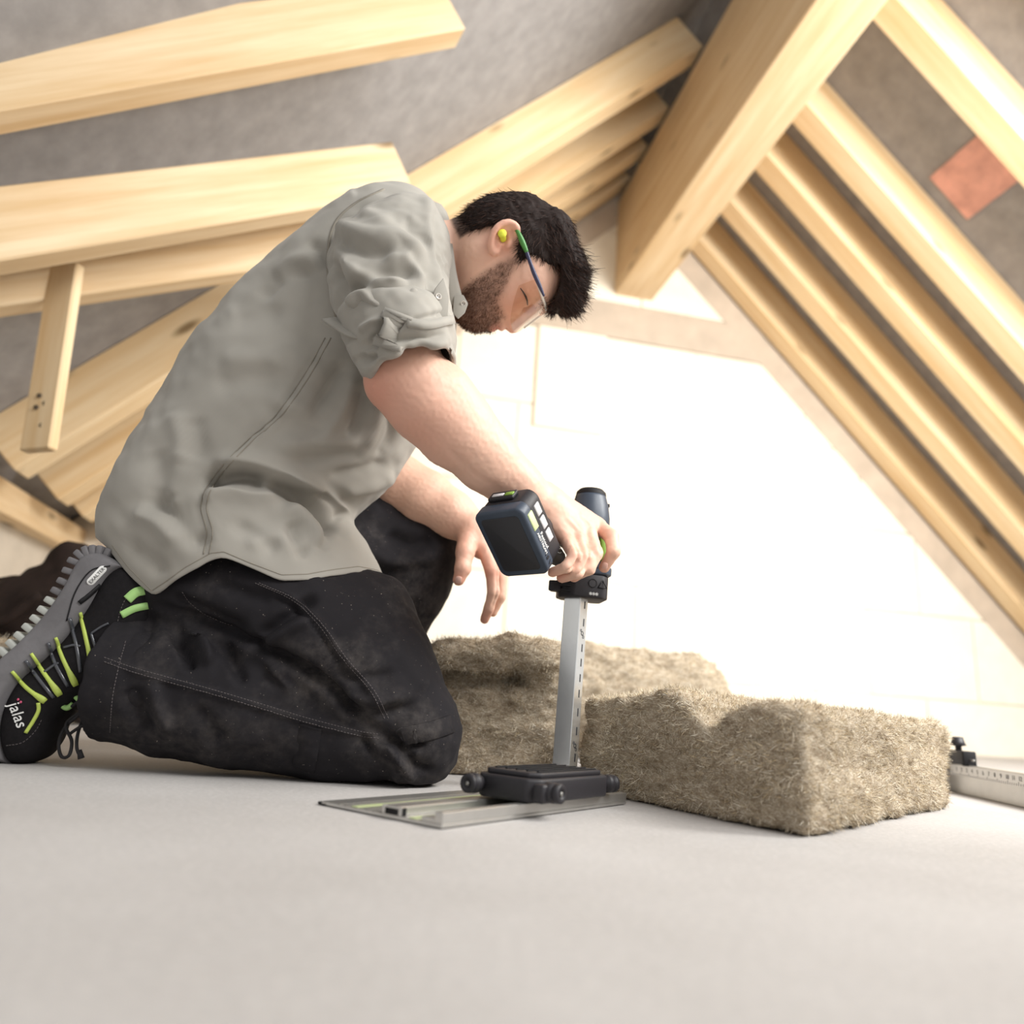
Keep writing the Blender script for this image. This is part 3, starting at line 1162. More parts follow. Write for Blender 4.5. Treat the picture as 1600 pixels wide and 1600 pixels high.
def bat_side_text(s, size, y, z, m, par, shear=0.0):
    me = text_mesh('side_print', s, size, 0.0003, 'CENTER', shear)
    # reading direction runs down the pack's side
    o = BAT + bat_v * (BWD / 2 + 0.0006) - bat_u * y + bat_w * z
    xa = bat_u
    za = bat_v
    ya = np.cross(za, xa)
    return obj('side_print', xf_mesh(me, frame(o, xa, ya, za)), m, par, smooth=False)


bat_side_text('Festool', 0.0085, -0.010, 0.0185, M_WHITE, bumper)
bat_side_text('AIRSTREAM', 0.0065, -0.010, 0.0115, M_WHITE, bumper)
bat_side_text('18 V', 0.010, -0.034, 0.010, M_INK, bumper)
GR0 = BAT + bat_w * 0.046 + bat_v * 0.006 + bat_u * 0.01
GR1 = at(856, 822, 1.055)
GR2 = at(892, 842, 1.085)
GR3 = T0 + bar_u * 0.075 + head_x * 0.0
obj('grip', tube_mesh('grip', [GR0, (GR0 + GR1) / 2, GR1, GR2, GR3], [0.026, 0.021, 0.019, 0.019, 0.021], 20, 40), M_BLACK, saw)
obj('grip_foot', tube_mesh('grip_foot', [at(845, 862, 1.00), at(858, 862, 1.015), at(872, 872, 1.04)], [0.014, 0.016, 0.012], 14, 16), M_BLACK, saw)
ec = text_mesh('grip_print', 'EC', 0.010)
gq = at(871, 861, 0.998)
vx = nrm(at(881, 861, 0.998) - gq)
vz = nrm(CAMV - gq)
obj('grip_print', xf_mesh(ec, frame(gq, vx, np.cross(vz, vx), vz)), M_WHITE, saw, smooth=False)

# ---------------------------------------------------------------- measuring rule with clamp, far right
q0, q1 = fl(1489, 1237), fl(1640, 1271)
rd = nrm(q1 - q0)
rp = np.array([rd[1], -rd[0], 0]) * -1
rule = empty('measuring_rule', q0, 'upright aluminium measuring rule with black clamp behind the insulation on the right', 'ruler')
RL = np.linalg.norm(q1 - q0) + 0.25
RHt = 0.056


def on_rule(me, x, y, z):
    return xf_mesh(me, frame(q0 + rd * x + rp * y + Z_AX * z, rd, rp, Z_AX))


side = 1.0 if np.dot(rp, CAMV - q0) > 0 else -1.0
blade_r = obj('rule_blade', on_rule(box_mesh('rule_blade', RL, 0.006, RHt, 0.0008, 1), RL / 2, 0, RHt / 2 + 0.0005), M_ALU, rule, smooth=False)
obj('scale_strip', on_rule(box_mesh('scale_strip', RL - 0.01, 0.0008, 0.020, 0.0002, 1), RL / 2, side * 0.0031, RHt - 0.012), M_WHITE, blade_r, smooth=False)
for i in range(46):
    L_ = 0.006 if i % 5 == 0 else 0.0035
    obj('tick', on_rule(box_mesh('tick', 0.0009, 0.0004, L_), 0.012 + i * 0.007, side * 0.0037, RHt - 0.0215 + L_ / 2), M_INK, blade_r, smooth=False)
num_cache = {}
for i in range(1, 16):
    me = text_mesh('number', str(i), 0.011, 0.0002)
    M_ = Matrix.Rotation(math.pi / 2, 4, 'X')
    xa = rd if np.dot(np.cross(rd, Z_AX), rp * side) > 0 else -rd
    o_ = q0 + rd * (0.012 + i * 0.021) + rp * side * 0.0038 + Z_AX * (RHt - 0.010)
    obj('number', xf_mesh(me, frame(o_, xa, Z_AX, np.cross(xa, Z_AX))), M_INK, blade_r, smooth=False)
obj('end_plate', on_rule(box_mesh('end_plate', 0.006, 0.05, 0.078, 0.001, 1), -0.003, 0, 0.0395), M_ALU, rule, smooth=False)
cl = obj('clamp', on_rule(box_mesh('clamp', 0.072, 0.022, 0.026, 0.003, 2), 0.040, 0, RHt + 0.0135), M_BLACK, rule)
obj('clamp_cap', on_rule(box_mesh('clamp_cap', 0.010, 0.025, 0.028, 0.002, 2), 0.079, 0, RHt + 0.0125), M_RUBBER, cl)
obj('clamp_knob', on_rule(lathe_mesh('clamp_knob', [(0.006, 0), (0.006, 0.008), (0.015, 0.010), (0.012, 0.016), (0.0095, 0.026), (0.0, 0.0265)], 20, False), 0.040, 0, RHt + 0.0265), M_BLACK, cl)
obj('clamp_pin', on_rule(xf_mesh(lathe_mesh('clamp_pin', [(0.002, 0), (0.002, 0.016)], 8), Matrix.Rotation(math.pi / 2, 4, 'Y')), 0.084, 0, RHt + 0.010), M_ALU_DARK, cl)

# ---------------------------------------------------------------- hemp insulation batts
t = m_attr('straw_fibre', 0.9, spec=0.15)
M_FIBRE = t.m
t = NT('straw_batt')
v = t.coord('Object', (1, 1, 2.6))
n1 = t.noise(v, 55, 6, 0.75)
n2 = t.noise(v, 240, 3, 0.7)
c = t.ramp(n1, [(0.30, srgb(112, 98, 82)), (0.47, srgb(196, 183, 162)), (0.62, srgb(228, 218, 199))])
c = t.mix(t.ramp(n2, [(0.4, (0.75, 0.75, 0.75)), (0.7, (0, 0, 0))]), c, srgb(150, 130, 106))
t.color(c)
t.set(0.95, 0, 0.1)
t.bump(n2, 0.9, 0.004)
M_BATT = t.m
STRAW = [srgb(226, 215, 194), srgb(210, 198, 176), srgb(194, 181, 158), srgb(162, 147, 124), srgb(238, 231, 216), srgb(218, 208, 188), srgb(112, 96, 78), srgb(206, 186, 150)]


def make_batt(name, label, fld, disp, count, flen, seed, bias=(0, 0, 0.0), fw=0.0006, tone=1.0):
    V, Fq = fld.mesh()
    V = relax(V, Fq, 2)
    N = vnormals(V, Fq)
    # layered, lumpy felt: streaks run along the layers
    s = V * np.array([1, 1, 2.2])
    d = disp * (0.9 * fbm(s, 14, 2, seed) + 0.55 * fbm(s, 45, 2, seed + 5) + 0.35 * vnoise(s, 120, seed + 9))
    V = V + N * d[:, None]
    V[:, 2] = np.maximum(V[:, 2], 0.0015)
    o = obj(name, mesh_np(name, V, Fq), M_BATT)
    tag(o, label, 'insulation', 'straw-coloured insulation batts')
    b = np.array(bias)

    def dr(P, Nn):
        tng = np.stack([vnoise(P, 40, seed + 20), vnoise(P, 40, seed + 21), vnoise(P, 40, seed + 22) * 0.6], 1)
        return Nn * 0.22 + tng * 1.3 + b
    wgt = 1.0 + 0.0 * V[:, 0]
    wgt[V[:, 2] < 0.004] = 0.05
    VV, Q, CC = strands(V, Fq, count, flen, fw, dr, 3, 0.6, 0.9, wgt, np.array(STRAW) * tone, seed=seed)
    VV[:, 2] = np.maximum(VV[:, 2], 0.0012)
    me = mesh_np('loose_fibres', VV, Q)
    color_attr(me, CC)
    tag(obj('loose_fibres', me, M_FIBRE, o, smooth=False), None, None, None, 'stuff')
    return o


def slab(fld, o, u, v, lu, lv, z0, z1, r, k=0.02, zfun=None, sub=False):
    """rounded slab from corner o along u and v on the floor"""
    o, u, v = np.asarray(o, float), np.asarray(u, float), np.asarray(v, float)
    cs = [o + u * a + v * b for a in (0, lu) for b in (0, lv)]
    lo = np.min(cs, 0)
    hi = np.max(cs, 0)
    lo[2], hi[2] = z0, z1 + 0.05
    sl, X, Y, Z = fld.win(lo - r, hi + r, k + 3 * fld.res)
    det = u[0] * v[1] - u[1] * v[0]
    a = ((X - o[0]) * v[1] - (Y - o[1]) * v[0]) / det - lu / 2
    b = (u[0] * (Y - o[1]) - u[1] * (X - o[0])) / det - lv / 2
    dz = 0 if zfun is None else zfun(a + lu / 2, b + lv / 2)
    zc = (z0 + z1 + dz) / 2
    hz = (z1 + dz - z0) / 2
    qa, qb, qc = np.abs(a) - lu / 2 + r, np.abs(b) - lv / 2 + r, np.abs(Z - zc) - hz + r
    d = np.sqrt(np.maximum(qa, 0) ** 2 + np.maximum(qb, 0) ** 2 + np.maximum(qc, 0) ** 2) + np.minimum(np.maximum(qa, np.maximum(qb, qc)), 0) - r
    fld.put(sl, d.astype(np.float32), k, sub)


BC = fl(1265, 1312)
BU = nrm(fl(1487, 1264) - BC)
BVV = nrm(fl(985, 1252) - BC)
lenU = np.linalg.norm(fl(1487, 1264) - BC)

# right-hand batt, its front corner towards the camera
f1 = Field((-0.12, 0.72, -0.02), (0.95, 1.55, 0.24), 0.0055)


def z1f(a, b):
    # sagging notch in the front face's top edge and a soft swell beyond it
    dent = -0.030 * np.exp(-((b - 0.135) / 0.035) ** 2 - (a / 0.10) ** 2)
    swell = 0.012 * np.exp(-((b - 0.22) / 0.06) ** 2) - 0.010 * np.exp(-((b + 0.0) / 0.05) ** 2) * np.exp(-((a - 0.1) / 0.06) ** 2)
    return dent + swell - 0.012 * a


slab(f1, BC, BU, BVV, lenU, 0.385, 0.001, 0.134, 0.012, 0.01, z1f)
make_batt('insulation_batt', 'straw insulation batt whose near corner juts forward on the right', f1, 0.0060, 150000, 0.010, 3, tone=1.12)

# left-hand batt between the knee and the saw, with a flap folded over its top
f2 = Field((-0.42, 1.06, -0.02), (0.22, 1.6, 0.30), 0.0055)
o2 = fl(884, 1222)
V2 = nrm([-1.0, -0.02, 0])
U2 = nrm([0.06, 1.0, 0])
slab(f2, o2, U2, V2, 0.24, 0.255, 0.001, 0.146, 0.02, 0.01)
slab(f2, o2 + U2 * 0.045, U2, V2, 0.18, 0.24, 0.10, 0.20, 0.02, 0.01)
# the flap comes up at the saw, folds over and hangs a little proud of the front
for i in range(8):
    tt = i / 7
    p = o2 + V2 * (0.035 + 0.18 * tt)
    lift = 0.186 + 0.012 * math.exp(-((tt - 0.30) / 0.2) ** 2) - 0.010 * tt
    f2.cone(p + Z_AX * lift + U2 * 0.015, p + Z_AX * lift + U2 * 0.20, 0.030, 0.030, 0.02)
f2.cone(o2 + V2 * 0.03 + U2 * 0.03 + Z_AX * 0.06, o2 + V2 * 0.045 + U2 * 0.03 + Z_AX * 0.19, 0.030, 0.032, 0.02)
f2.cone(o2 + V2 * 0.03 + U2 * 0.17 + Z_AX * 0.06, o2 + V2 * 0.045 + U2 * 0.17 + Z_AX * 0.19, 0.030, 0.032, 0.02)
# dark slit under the overhanging flap
f2.cone(o2 + V2 * 0.085 + U2 * 0.006 + Z_AX * 0.152, o2 + V2 * 0.26 + U2 * 0.006 + Z_AX * 0.150, 0.015, 0.014, 0.006, True)
make_batt('insulation_batt', 'straw insulation batt with folded-over top flap between the knee and saw', f2, 0.0075, 60000, 0.012, 11, tone=0.92)

# rolled batt further back
f3 = Field((-0.1, 1.55, -0.02), (0.95, 2.3, 0.38), 0.008)
ra, rb_ = fl(1095, 1150), None
pa = np.array([0.46, 1.93, 0.144])
pb = np.array([0.10, 1.88, 0.144])
f3.cone(pa, pb, 0.128, 0.132, 0.02)
for k in range(14):
    a = k * 0.75
    rr = 0.125 - k * 0.008
    ax = nrm(pa - pb)
    s1 = np.cross(ax, Z_AX)
make_batt('insulation_roll', 'rolled-up straw insulation batt behind the saw, furthest back', f3, 0.010, 24000, 0.016, 23, fw=0.0010)

# offcut on the floor behind the shoe
oc = at(-40, 1010, 1.42)
f4 = Field((oc[0] - 0.3, oc[1] - 0.1, -0.02), (oc[0] + 0.3, oc[1] + 0.4, oc[2] + 0.1), 0.007)
slab(f4, (oc[0] - 0.16, oc[1], 0), nrm([0.97, 0.15, 0]), nrm([-0.15, 0.97, 0]), 0.275, 0.20, 0.001, oc[2] + 0.02, 0.03, 0.01)
make_batt('insulation_offcut', 'small straw insulation offcut on the floor behind the work shoe', f4, 0.008, 5000, 0.02, 31, fw=0.0014)
# ================================================================== THE MAN
# ---------------------------------------------------------------- body: head, neck, arms and hands in one skin
IX, IY = CR[:, 0], CR[:, 1]
EAR = at(787, 378, 0.955)
HL = nrm(CAMV - EAR)                                        # the head's right side, towards the camera
hu0 = IX * 0.975 + IY * 0.227
HU = nrm(hu0 - HL * np.dot(hu0, HL))
HF = np.cross(HL, HU)
if np.dot(HF, IX * 0.227 - IY * 0.974) < 0:
    HF = -HF
yaw = math.radians(9)
HF, HL = nrm(HF * math.cos(yaw) + HL * math.sin(yaw)), nrm(HL * math.cos(yaw) - HF * math.sin(yaw))
HS = 0.93                                                   # head size
HC = EAR - HL * 0.074 * HS


def hp(f, u, l=0.0):
    return HC + (HF * f + HU * u + HL * l) * HS


def px_fu(x, y, s=1000.0):
    dx, dy = x - 787, y - 378
    return (dx * 0.227 + dy * 0.974) / s, (dx * 0.975 - dy * 0.227) / s


HAX = np.array([HF, HU, HL])
bod = Field((-0.50, 0.78, 0.20), (0.24, 1.42, 0.99), 0.0023)
# skull and face
bod.ell(hp(.015, .022), (.082, .069, .066), HAX, .02)
bod.ell(hp(.060, .026), (.047, .046, .056), HAX, .03)
bod.cone(hp(.045, .0), hp(.064, -.040), .056, .046, .03)
for s in (-1, 1):
    bod.cone(hp(.014, -.040, s * .050), hp(.080, -.074, s * .022), .020, .022, .025)
    bod.cone(hp(.103, .038, s * .008), hp(.086, .037, s * .040), .011, .010, .014)
    bod.ell(hp(.082, -.002, s * .040), (.022, .022, .020), HAX, .022)
bod.cone(hp(.035, -.048), hp(.085, -.066), .042, .029, .03)
bod.ell(hp(.096, -.073), (.020, .019, .024), HAX, .018)
bod.ell(hp(.104, -.040), (.015, .020, .024), HAX, .016)
bod.cone(hp(.107, .024), hp(.1255, -.013), .0085, .0105, .010)
bod.ell(hp(.1275, -.0165), (.0095, .0085, .0095), HAX, .006)
for s in (-1, 1):
    bod.ell(hp(.117, -.018, s * .0125), (.0115, .009, .008), HAX, .006)
    bod.ell(hp(.104, .017, s * .031), (.014, .010, .016), HAX, .008, True)
    bod.ell(hp(.0885, .016, s * .031), (.0135, .0125, .0150), HAX, .003)
    bod.ell(hp(.121, -.0245, s * .0065), (.007, .0045, .0038), HAX, .002, True)
# lips, slightly parted line between them
bod.cone(hp(.1235, -.0345, -.013), hp(.1235, -.0345, .013), .0068, .0068, .004)
bod.cone(hp(.1215, -.0495, -.011), hp(.1215, -.0495, .011), .0074, .0074, .004)
bod.cone(hp(.1300, -.0418, -.022), hp(.1300, -.0418, .022), .0030, .0030, .002, True)
# ears
def ear_pt(x, y, l):
    f, u = px_fu(x, y, 1060.0)
    return hp(f, u, l)


def build_ear(sg):
    helix = [(809, 374), (811, 362), (807, 353), (796, 348.5), (783, 352), (773, 362), (767.5, 376), (766.5, 388), (770, 395), (776, 392)]
    hl_ = [.072, .077, .081, .084, .087, .089, .088, .084, .079, .074]
    P = [hp(*px_fu(x, y, 1060.0), sg * l) for (x, y), l in zip(helix, hl_)]
    Q = catmull(np.array(P), 22)
    for i in range(len(Q) - 1):
        bod.cone(Q[i], Q[i + 1], .0042, .0042, .003)
    c1 = hp(*px_fu(789, 368, 1060.0), sg * .073)
    bod.ell(c1, (.020, .017, .007), np.array([HF, HU, HL]), .004)
    anti = [(797, 358), (785, 361), (778, 371), (776, 383)]
    A = catmull(np.array([hp(*px_fu(x, y, 1060.0), sg * .080) for x, y in anti]), 10)
    for i in range(len(A) - 1):
        bod.cone(A[i], A[i + 1], .0035, .0035, .004)
    bod.ell(hp(*px_fu(787, 374, 1060.0), sg * .082), (.0085, .0075, .009), HAX, .003, True)
    bod.cone(hp(*px_fu(797, 381, 1060.0), sg * .077), hp(*px_fu(794, 386, 1060.0), sg * .077), .005, .004, .004)


build_ear(1)
build_ear(-1)
# neck and hidden trunk
NB = at(668, 430, 1.10)
bod.cone(hp(-.012, -.030), NB, .056, .066, .03)
bod.cone(hp(.030, -.045), NB + np.array([0.02, 0, -0.03]), .040, .055, .03)
RSH, LSH = at(640, 385, 1.00), at(622, 420, 1.245)
TR1, TR2, TR3 = at(560, 470, 1.12), at(430, 640, 1.13), at(330, 800, 1.14)
bod.chain([NB, TR1, TR2, TR3], [.07, .11, .12, .12], .03)
bod.cone(TR1, RSH, .08, .058, .03)
bod.cone(TR1, LSH, .08, .058, .03)
# right arm
REL = at(632, 592, 0.925)
RW = at(836, 782, 0.985)
bod.cone(RSH, REL, .056, .046, .02)
bod.ell(at(606, 598, 0.925), (.026, .03, .026), None, .03)
fa = [at(640, 590, .925), at(668, 628, .934), at(712, 672, .955), at(765, 722, .982), at(806, 758, 1.005), at(842, 790, 1.022)]
bod.chain(fa, [.050, .0530, .0490, .0405, .0335, .0300], .02)
bod.cone(at(700, 610, .93), at(760, 690, .972), .030, .026, .02)       # brachioradialis
KN = [at(933, 822, 1.055), at(919, 826, 1.038), at(903, 834, 1.024), at(886, 843, 1.012)]   # knuckles, index to little finger
WR = [at(852, 778, 1.034), at(848, 782, 1.030), at(844, 786, 1.024), at(842, 790, 1.020)]
for w_, k_, r0, r1 in zip(WR, KN, (.021, .021, .020, .018), (.0135, .0138, .0130, .0118)):
    bod.cone(w_, k_, r0, r1, .014)
bod.cone(at(858, 790, 1.026), at(893, 826, 1.034), .024, .016, .012)
for (x, y), r_ in zip(((933, 820), (919, 824), (903, 832), (886, 841)), (.0118, .0122, .0115, .0105)):
    pass
rf = {
    'index': ([KN[0], at(955, 838, 1.030), at(959, 862, 1.018), at(944, 886, 1.030)], [.0120, .0108, .0098, .0080]),
    'middle': ([KN[1], at(930, 864, 1.000), at(920, 888, .992), at(897, 901, 1.008)], [.0115, .0104, .0096, .0080]),
    'ring': ([KN[2], at(914, 872, .985), at(902, 894, .980), at(878, 902, .996)], [.0110, .0100, .0092, .0077]),
    'little': ([KN[3], at(897, 868, .972), at(885, 886, .968), at(863, 894, .984)], [.0102, .0092, .0084, .0071]),
}
for nm, (P, r_) in rf.items():
    bod.chain(P, r_, .0035)
bod.chain([at(852, 792, 1.035), at(872, 812, 1.075), at(893, 836, 1.108), at(905, 862, 1.110)], [.018, .0145, .0125, .0095], .008)
# left arm
bod.cone(LSH, at(578, 735, 1.265), .055, .046, .02)
la = [at(578, 735, 1.265), at(620, 757, 1.260), at(665, 780, 1.250), at(705, 803, 1.238), at(735, 822, 1.228)]
bod.chain(la, [.046, .0520, .0470, .0380, .0300], .02)
LP = [at(757, 858, 1.215), at(768, 862, 1.235), at(774, 860, 1.256), at(776, 856, 1.275)]
for q in LP:
    bod.cone(at(737, 826, 1.230), q, .0225, .0125, .014)
bod.cone(at(738, 832, 1.222), at(750, 860, 1.222), .022, .014, .012)
bod.chain([at(733, 834, 1.215), at(727, 862, 1.198), at(723, 888, 1.190), at(717, 906, 1.192)], [.0190, .0150, .0128, .0098], .006)
bod.chain([LP[0], at(769, 894, 1.205), at(771, 925, 1.205), at(764, 950, 1.214), at(757, 968, 1.224)], [.0125, .0112, .0100, .0088, .0074], .0035)
bod.chain([LP[1], at(782, 902, 1.232), at(781, 932, 1.232), at(770, 957, 1.240)], [.0125, .0112, .0098, .0078], .0035)
bod.chain([LP[2], at(784, 898, 1.262), at(783, 925, 1.264), at(773, 950, 1.268)], [.0120, .0108, .0095, .0076], .0035)
bod.chain([LP[3], at(782, 885, 1.290), at(781, 907, 1.292), at(774, 926, 1.292)], [.0108, .0096, .0086, .0070], .0035)
VB, FB = bod.mesh()
del bod
VB = relax(VB, FB, 2, 0.5)
NBn = vnormals(VB, FB)
VB = VB + NBn * (0.0004 * vnoise(VB, 260, 3) + 0.0008 * vnoise(VB, 40, 4))[:, None]
VB = fold(VB, FB, [
    ([(640, 700), (700, 740), (770, 775), (800, 790)], 7, 0.0018),      # tendon along the forearm
    ([(690, 690), (740, 740), (790, 770)], 6, -0.0012),
    ([(905, 800), (925, 822)], 3, 0.0012),
    ([(884, 806), (905, 830)], 3, 0.0010),
    ([(845, 800), (850, 806)], 4, -0.0010),
    ([(893, 842), (904, 864), (897, 886), (878, 897)], 2.2, -0.0032),      # grooves between the curled fingers
    ([(911, 834), (921, 864), (913, 890), (892, 903)], 2.2, -0.0032),
    ([(927, 828), (937, 846), (940, 866)], 2.2, -0.0030),
    ([(776, 890), (776, 925), (767, 952)], 2.0, -0.0020),
    ([(632, 800), (650, 830)], 5, 0.0010),
])
# skin tone: local redness at elbow, knuckles, ear and nose; stubble shadow; lips
PB = project(VB)
rel = VB - HC
hf, hu_, hl_ = rel @ HF / HS, rel @ HU / HS, rel @ HL / HS
skin = np.tile(np.array(srgb(228, 186, 164)), (len(VB), 1))
pal = 0.5 + 0.5 * fbm(VB, 22, 3, 8)
skin = skin * (0.96 + 0.07 * pal[:, None])
red = np.array(srgb(206, 128, 108))


def blush(c_, r_, amt, col=red):
    global skin
    w = np.exp(-((VB - c_) ** 2).sum(1) / r_ ** 2) * amt
    skin = skin * (1 - w[:, None]) + np.asarray(col) * w[:, None]


blush(at(602, 600, .91), .040, .75)
blush(at(650, 670, .92), .055, .35)
for k_ in KN:
    blush(k_, .016, .35)
for nm, (P, r_) in rf.items():
    blush(P[1], .012, .30)
    blush(P[-1], .012, .45)
for q in (at(757, 968, 1.22), at(717, 906, 1.19), at(769, 894, 1.2)):
    blush(q, .02, .5)
blush(at(735, 855, 1.2), .04, .35)
blush(ear_pt(785, 372, .082), .026, .55)
blush(hp(.128, -.016), .016, .45)
blush(hp(.085, .0, .05), .03, .30)
# beard shadow in profile coordinates
inh = np.linalg.norm(rel, axis=1) < 0.16
beard_px = [(815, 402), (806, 420), (797, 437), (788, 455), (780, 468), (786, 480), (792, 494), (784, 503), (776, 520), (735, 530), (700, 520), (700, 470), (722, 446), (748, 428), (770, 412), (800, 400)]
bf = np.array([px_fu(x, y, 1015.0) for x, y in beard_px])


def poly_sd(px, py, poly):
    poly = np.asarray(poly, float)
    d = np.full(px.shape, 1e9)
    s = np.ones(px.shape)
    n = len(poly)
    for i in range(n):
        a, b = poly[i], poly[(i + 1) % n]
        e = b - a
        wx, wy = px - a[0], py - a[1]
        t_ = np.clip((wx * e[0] + wy * e[1]) / max(e @ e, 1e-12), 0, 1)
        d = np.minimum(d, (wx - e[0] * t_) ** 2 + (wy - e[1] * t_) ** 2)
        c1, c2, c3 = py >= a[1], py < b[1], e[0] * wy > e[1] * wx
        m = (c1 & c2 & c3) | (~c1 & ~c2 & ~c3)
        s = np.where(m, -s, s)
    return s * np.sqrt(d)


bsd = np.full(len(VB), 1.0)
bsd[inh] = poly_sd(hf[inh], hu_[inh], bf)
bw_t = sstep(0.006, -0.010, bsd) * (0.62 + 0.20 * vnoise(VB, 260, 41) + 0.22 * sstep(-.03, -.075, hu_))
lips = np.exp(-(((hf - .128) / .014) ** 4 + ((hu_ + .0425) / .0105) ** 4 + (hl_ / .022) ** 4))
bw_t = np.clip(bw_t * (1 - lips), 0, 0.85)
skin = skin * (1 - bw_t[:, None]) + np.array(srgb(92, 66, 54)) * bw_t[:, None]
skin = skin * (1 - 0.75 * lips[:, None]) + np.array(srgb(172, 96, 88)) * 0.75 * lips[:, None]
scalp = np.zeros(len(VB))
hair_px = [(712, 372), (690, 330), (700, 270), (800, 255), (960, 270), (980, 520), (880, 510), (865, 477), (878, 452), (883, 428), (878, 410), (860, 408), (845, 400), (831, 396), (824, 404), (813, 410), (809, 396), (813, 372), (811, 351), (800, 345), (784, 346), (768, 350), (748, 355), (730, 363)]
hfu = np.array([px_fu(x, y, 1015.0) for x, y in hair_px])
hsd = np.full(len(VB), 1.0)
hsd[inh] = poly_sd(hf[inh], hu_[inh], hfu)
sw = sstep(0.002, -0.006, hsd) * 0.9
skin = skin * (1 - sw[:, None]) + np.array(srgb(60, 44, 38)) * sw[:, None]
t = m_attr('skin', 0.48, spec=0.35)
fine = t.noise(t.coord(), 900, 3, 0.6)
t.bump(fine, 0.12, 0.001)
t.b.inputs['Subsurface Weight'].default_value = 0.12
t.b.inputs['Subsurface Radius'].default_value = (0.012, 0.005, 0.003)
t.b.inputs['Subsurface Scale'].default_value = 0.5
M_SKIN = t.m
me = mesh_np('person', VB, FB)
color_attr(me, skin)
person = obj('person', me, M_SKIN)
tag(person, 'kneeling bearded man in grey-green work shirt and black trousers, guiding a saw', 'person')
BVH_B = bvh_of(VB, FB)

# nails
M_NAIL = m_plain('fingernail', srgb(232, 190, 176), 0.3, 0, 0.02, 60)
for x, y, wd in ((716.5, 906, .010), (945, 884, .008)):
    p, n = snap(BVH_B, x, y, 1.2)
    d2 = nrm(snap(BVH_B, x - 1, y + 5, 1.2)[0] - p)
    R_ = frame(p - n * 0.0012, nrm(np.cross(d2, n)), d2, n)
    me = xf_mesh(prism_mesh('nail', rrect(wd, wd * 1.2, wd * .4, 4), 0.0018, 0.0005, 1), R_)
    obj('nail', me, M_NAIL, person)
# eyelashes and brow
t = m_attr('hair_strand', 0.62, spec=0.15)
M_HAIR = t.m
M_LASH = m_plain('eyelash', srgb(40, 28, 24), 0.6, 0, 0.02, 60)
lash_px = [(813, 450), (819, 459), (823, 468), (824, 476)]
LQ, LN = snap_line(BVH_B, lash_px, 14, 1.0)
for s in (1, -1):
    Q_ = LQ + LN * 0.0008
    if s < 0:
        Q_ = Q_ - np.outer((Q_ - HC) @ HL, HL) * 2
    obj('eyelash', tube_mesh('eyelash', Q_, np.interp(np.linspace(0, 1, 14), [0, .5, 1], [.0006, .0016, .0008]), 6), M_LASH, person)

# ---------------------------------------------------------------- hair
hr = Field(HC - 0.16, HC + 0.17, 0.0026)
hr.ell(hp(.010, .024), (.088, .077, .073), HAX, .02)
hr.ell(hp(-.030, -.012), (.051, .056, .065), HAX, .02)
for l in (-.035, -.012, .012, .035):
    hr.cone(hp(-.01, .088, l), hp(.055, .094, l), .022, .022, .02)
    hr.cone(hp(.055, .094, l), hp(.098, .088, l * .9), .022, .019, .02)
hr.cone(hp(.095, .070, -.03), hp(.095, .070, .03), .022, .022, .02)
sl, X, Y, Z = hr.win(HC - .16, HC + .17, 0)
X, Y, Z = X - HC[0], Y - HC[1], Z - HC[2]
pf = (X * HF[0] + Y * HF[1] + Z * HF[2]) / HS
pu = (X * HU[0] + Y * HU[1] + Z * HU[2]) / HS
hr.a[sl] = np.maximum(hr.a[sl], poly_sd(pf, pu, hfu).astype(np.float32))
VH, FH = hr.mesh()
del hr
VH = relax(VH, FH, 2)
NH = vnormals(VH, FH)
VH = VH + NH * (0.0022 * vnoise(np.stack([(VH - HC) @ HF * 60, (VH - HC) @ HU * 190, (VH - HC) @ HL * 190], 1), 1, 5))[:, None]
hair = obj('hair', mesh_np('hair', VH, FH), m_plain('hair_mass', srgb(38, 28, 25), 0.7, 0, 0.3, 300, 0.4, 0.15, 700), person)
tag(hair, 'short dark brown hair swept forward')


def comb(P, Nn):
    r_ = P - HC
    f_, u_ = r_ @ HF, r_ @ HU
    d = HF[None] * 1.0 + HU[None] * (0.25 + 2.0 * (f_ > .05)[:, None] * 0.2)
    back = (f_ < -.02)[:, None]
    d = np.where(back, HF[None] * 0.2 + HU[None] * (-0.9), d)
    low = (u_ < .06)[:, None] & ~back
    d = np.where(low, HF[None] * 0.45 + HU[None] * (-0.55), d)
    return d + Nn * 0.25


wgt = np.ones(len(VH))
VV, Q, CC = strands(VH, FH, 16000, .014, .0009, comb, 3, 0.20, 0.25, wgt, [srgb(34, 24, 21), srgb(52, 37, 31), srgb(26, 19, 18), srgb(70, 50, 42)], seed=6)
me = mesh_np('hair_strands', VV, Q)
color_attr(me, CC)
tag(obj('hair_strands', me, M_HAIR, hair, smooth=False), kind='stuff')
# quiff tips standing out at the forehead
qi = ((VH - HC) @ HU > .07) & ((VH - HC) @ HF > .02)
VV, Q, CC = strands(VH, FH, 900, .024, .0010, lambda P, N: HF[None] * 0.7 + HU[None] * 0.45 + N * 0.3, 3, 0.25, 0.35, qi.astype(float) + 1e-6, [srgb(34, 24, 21), srgb(52, 37, 31)], seed=9)
me = mesh_np('quiff_strands', VV, Q)
color_attr(me, CC)
tag(obj('quiff_strands', me, M_HAIR, hair, smooth=False), kind='stuff')
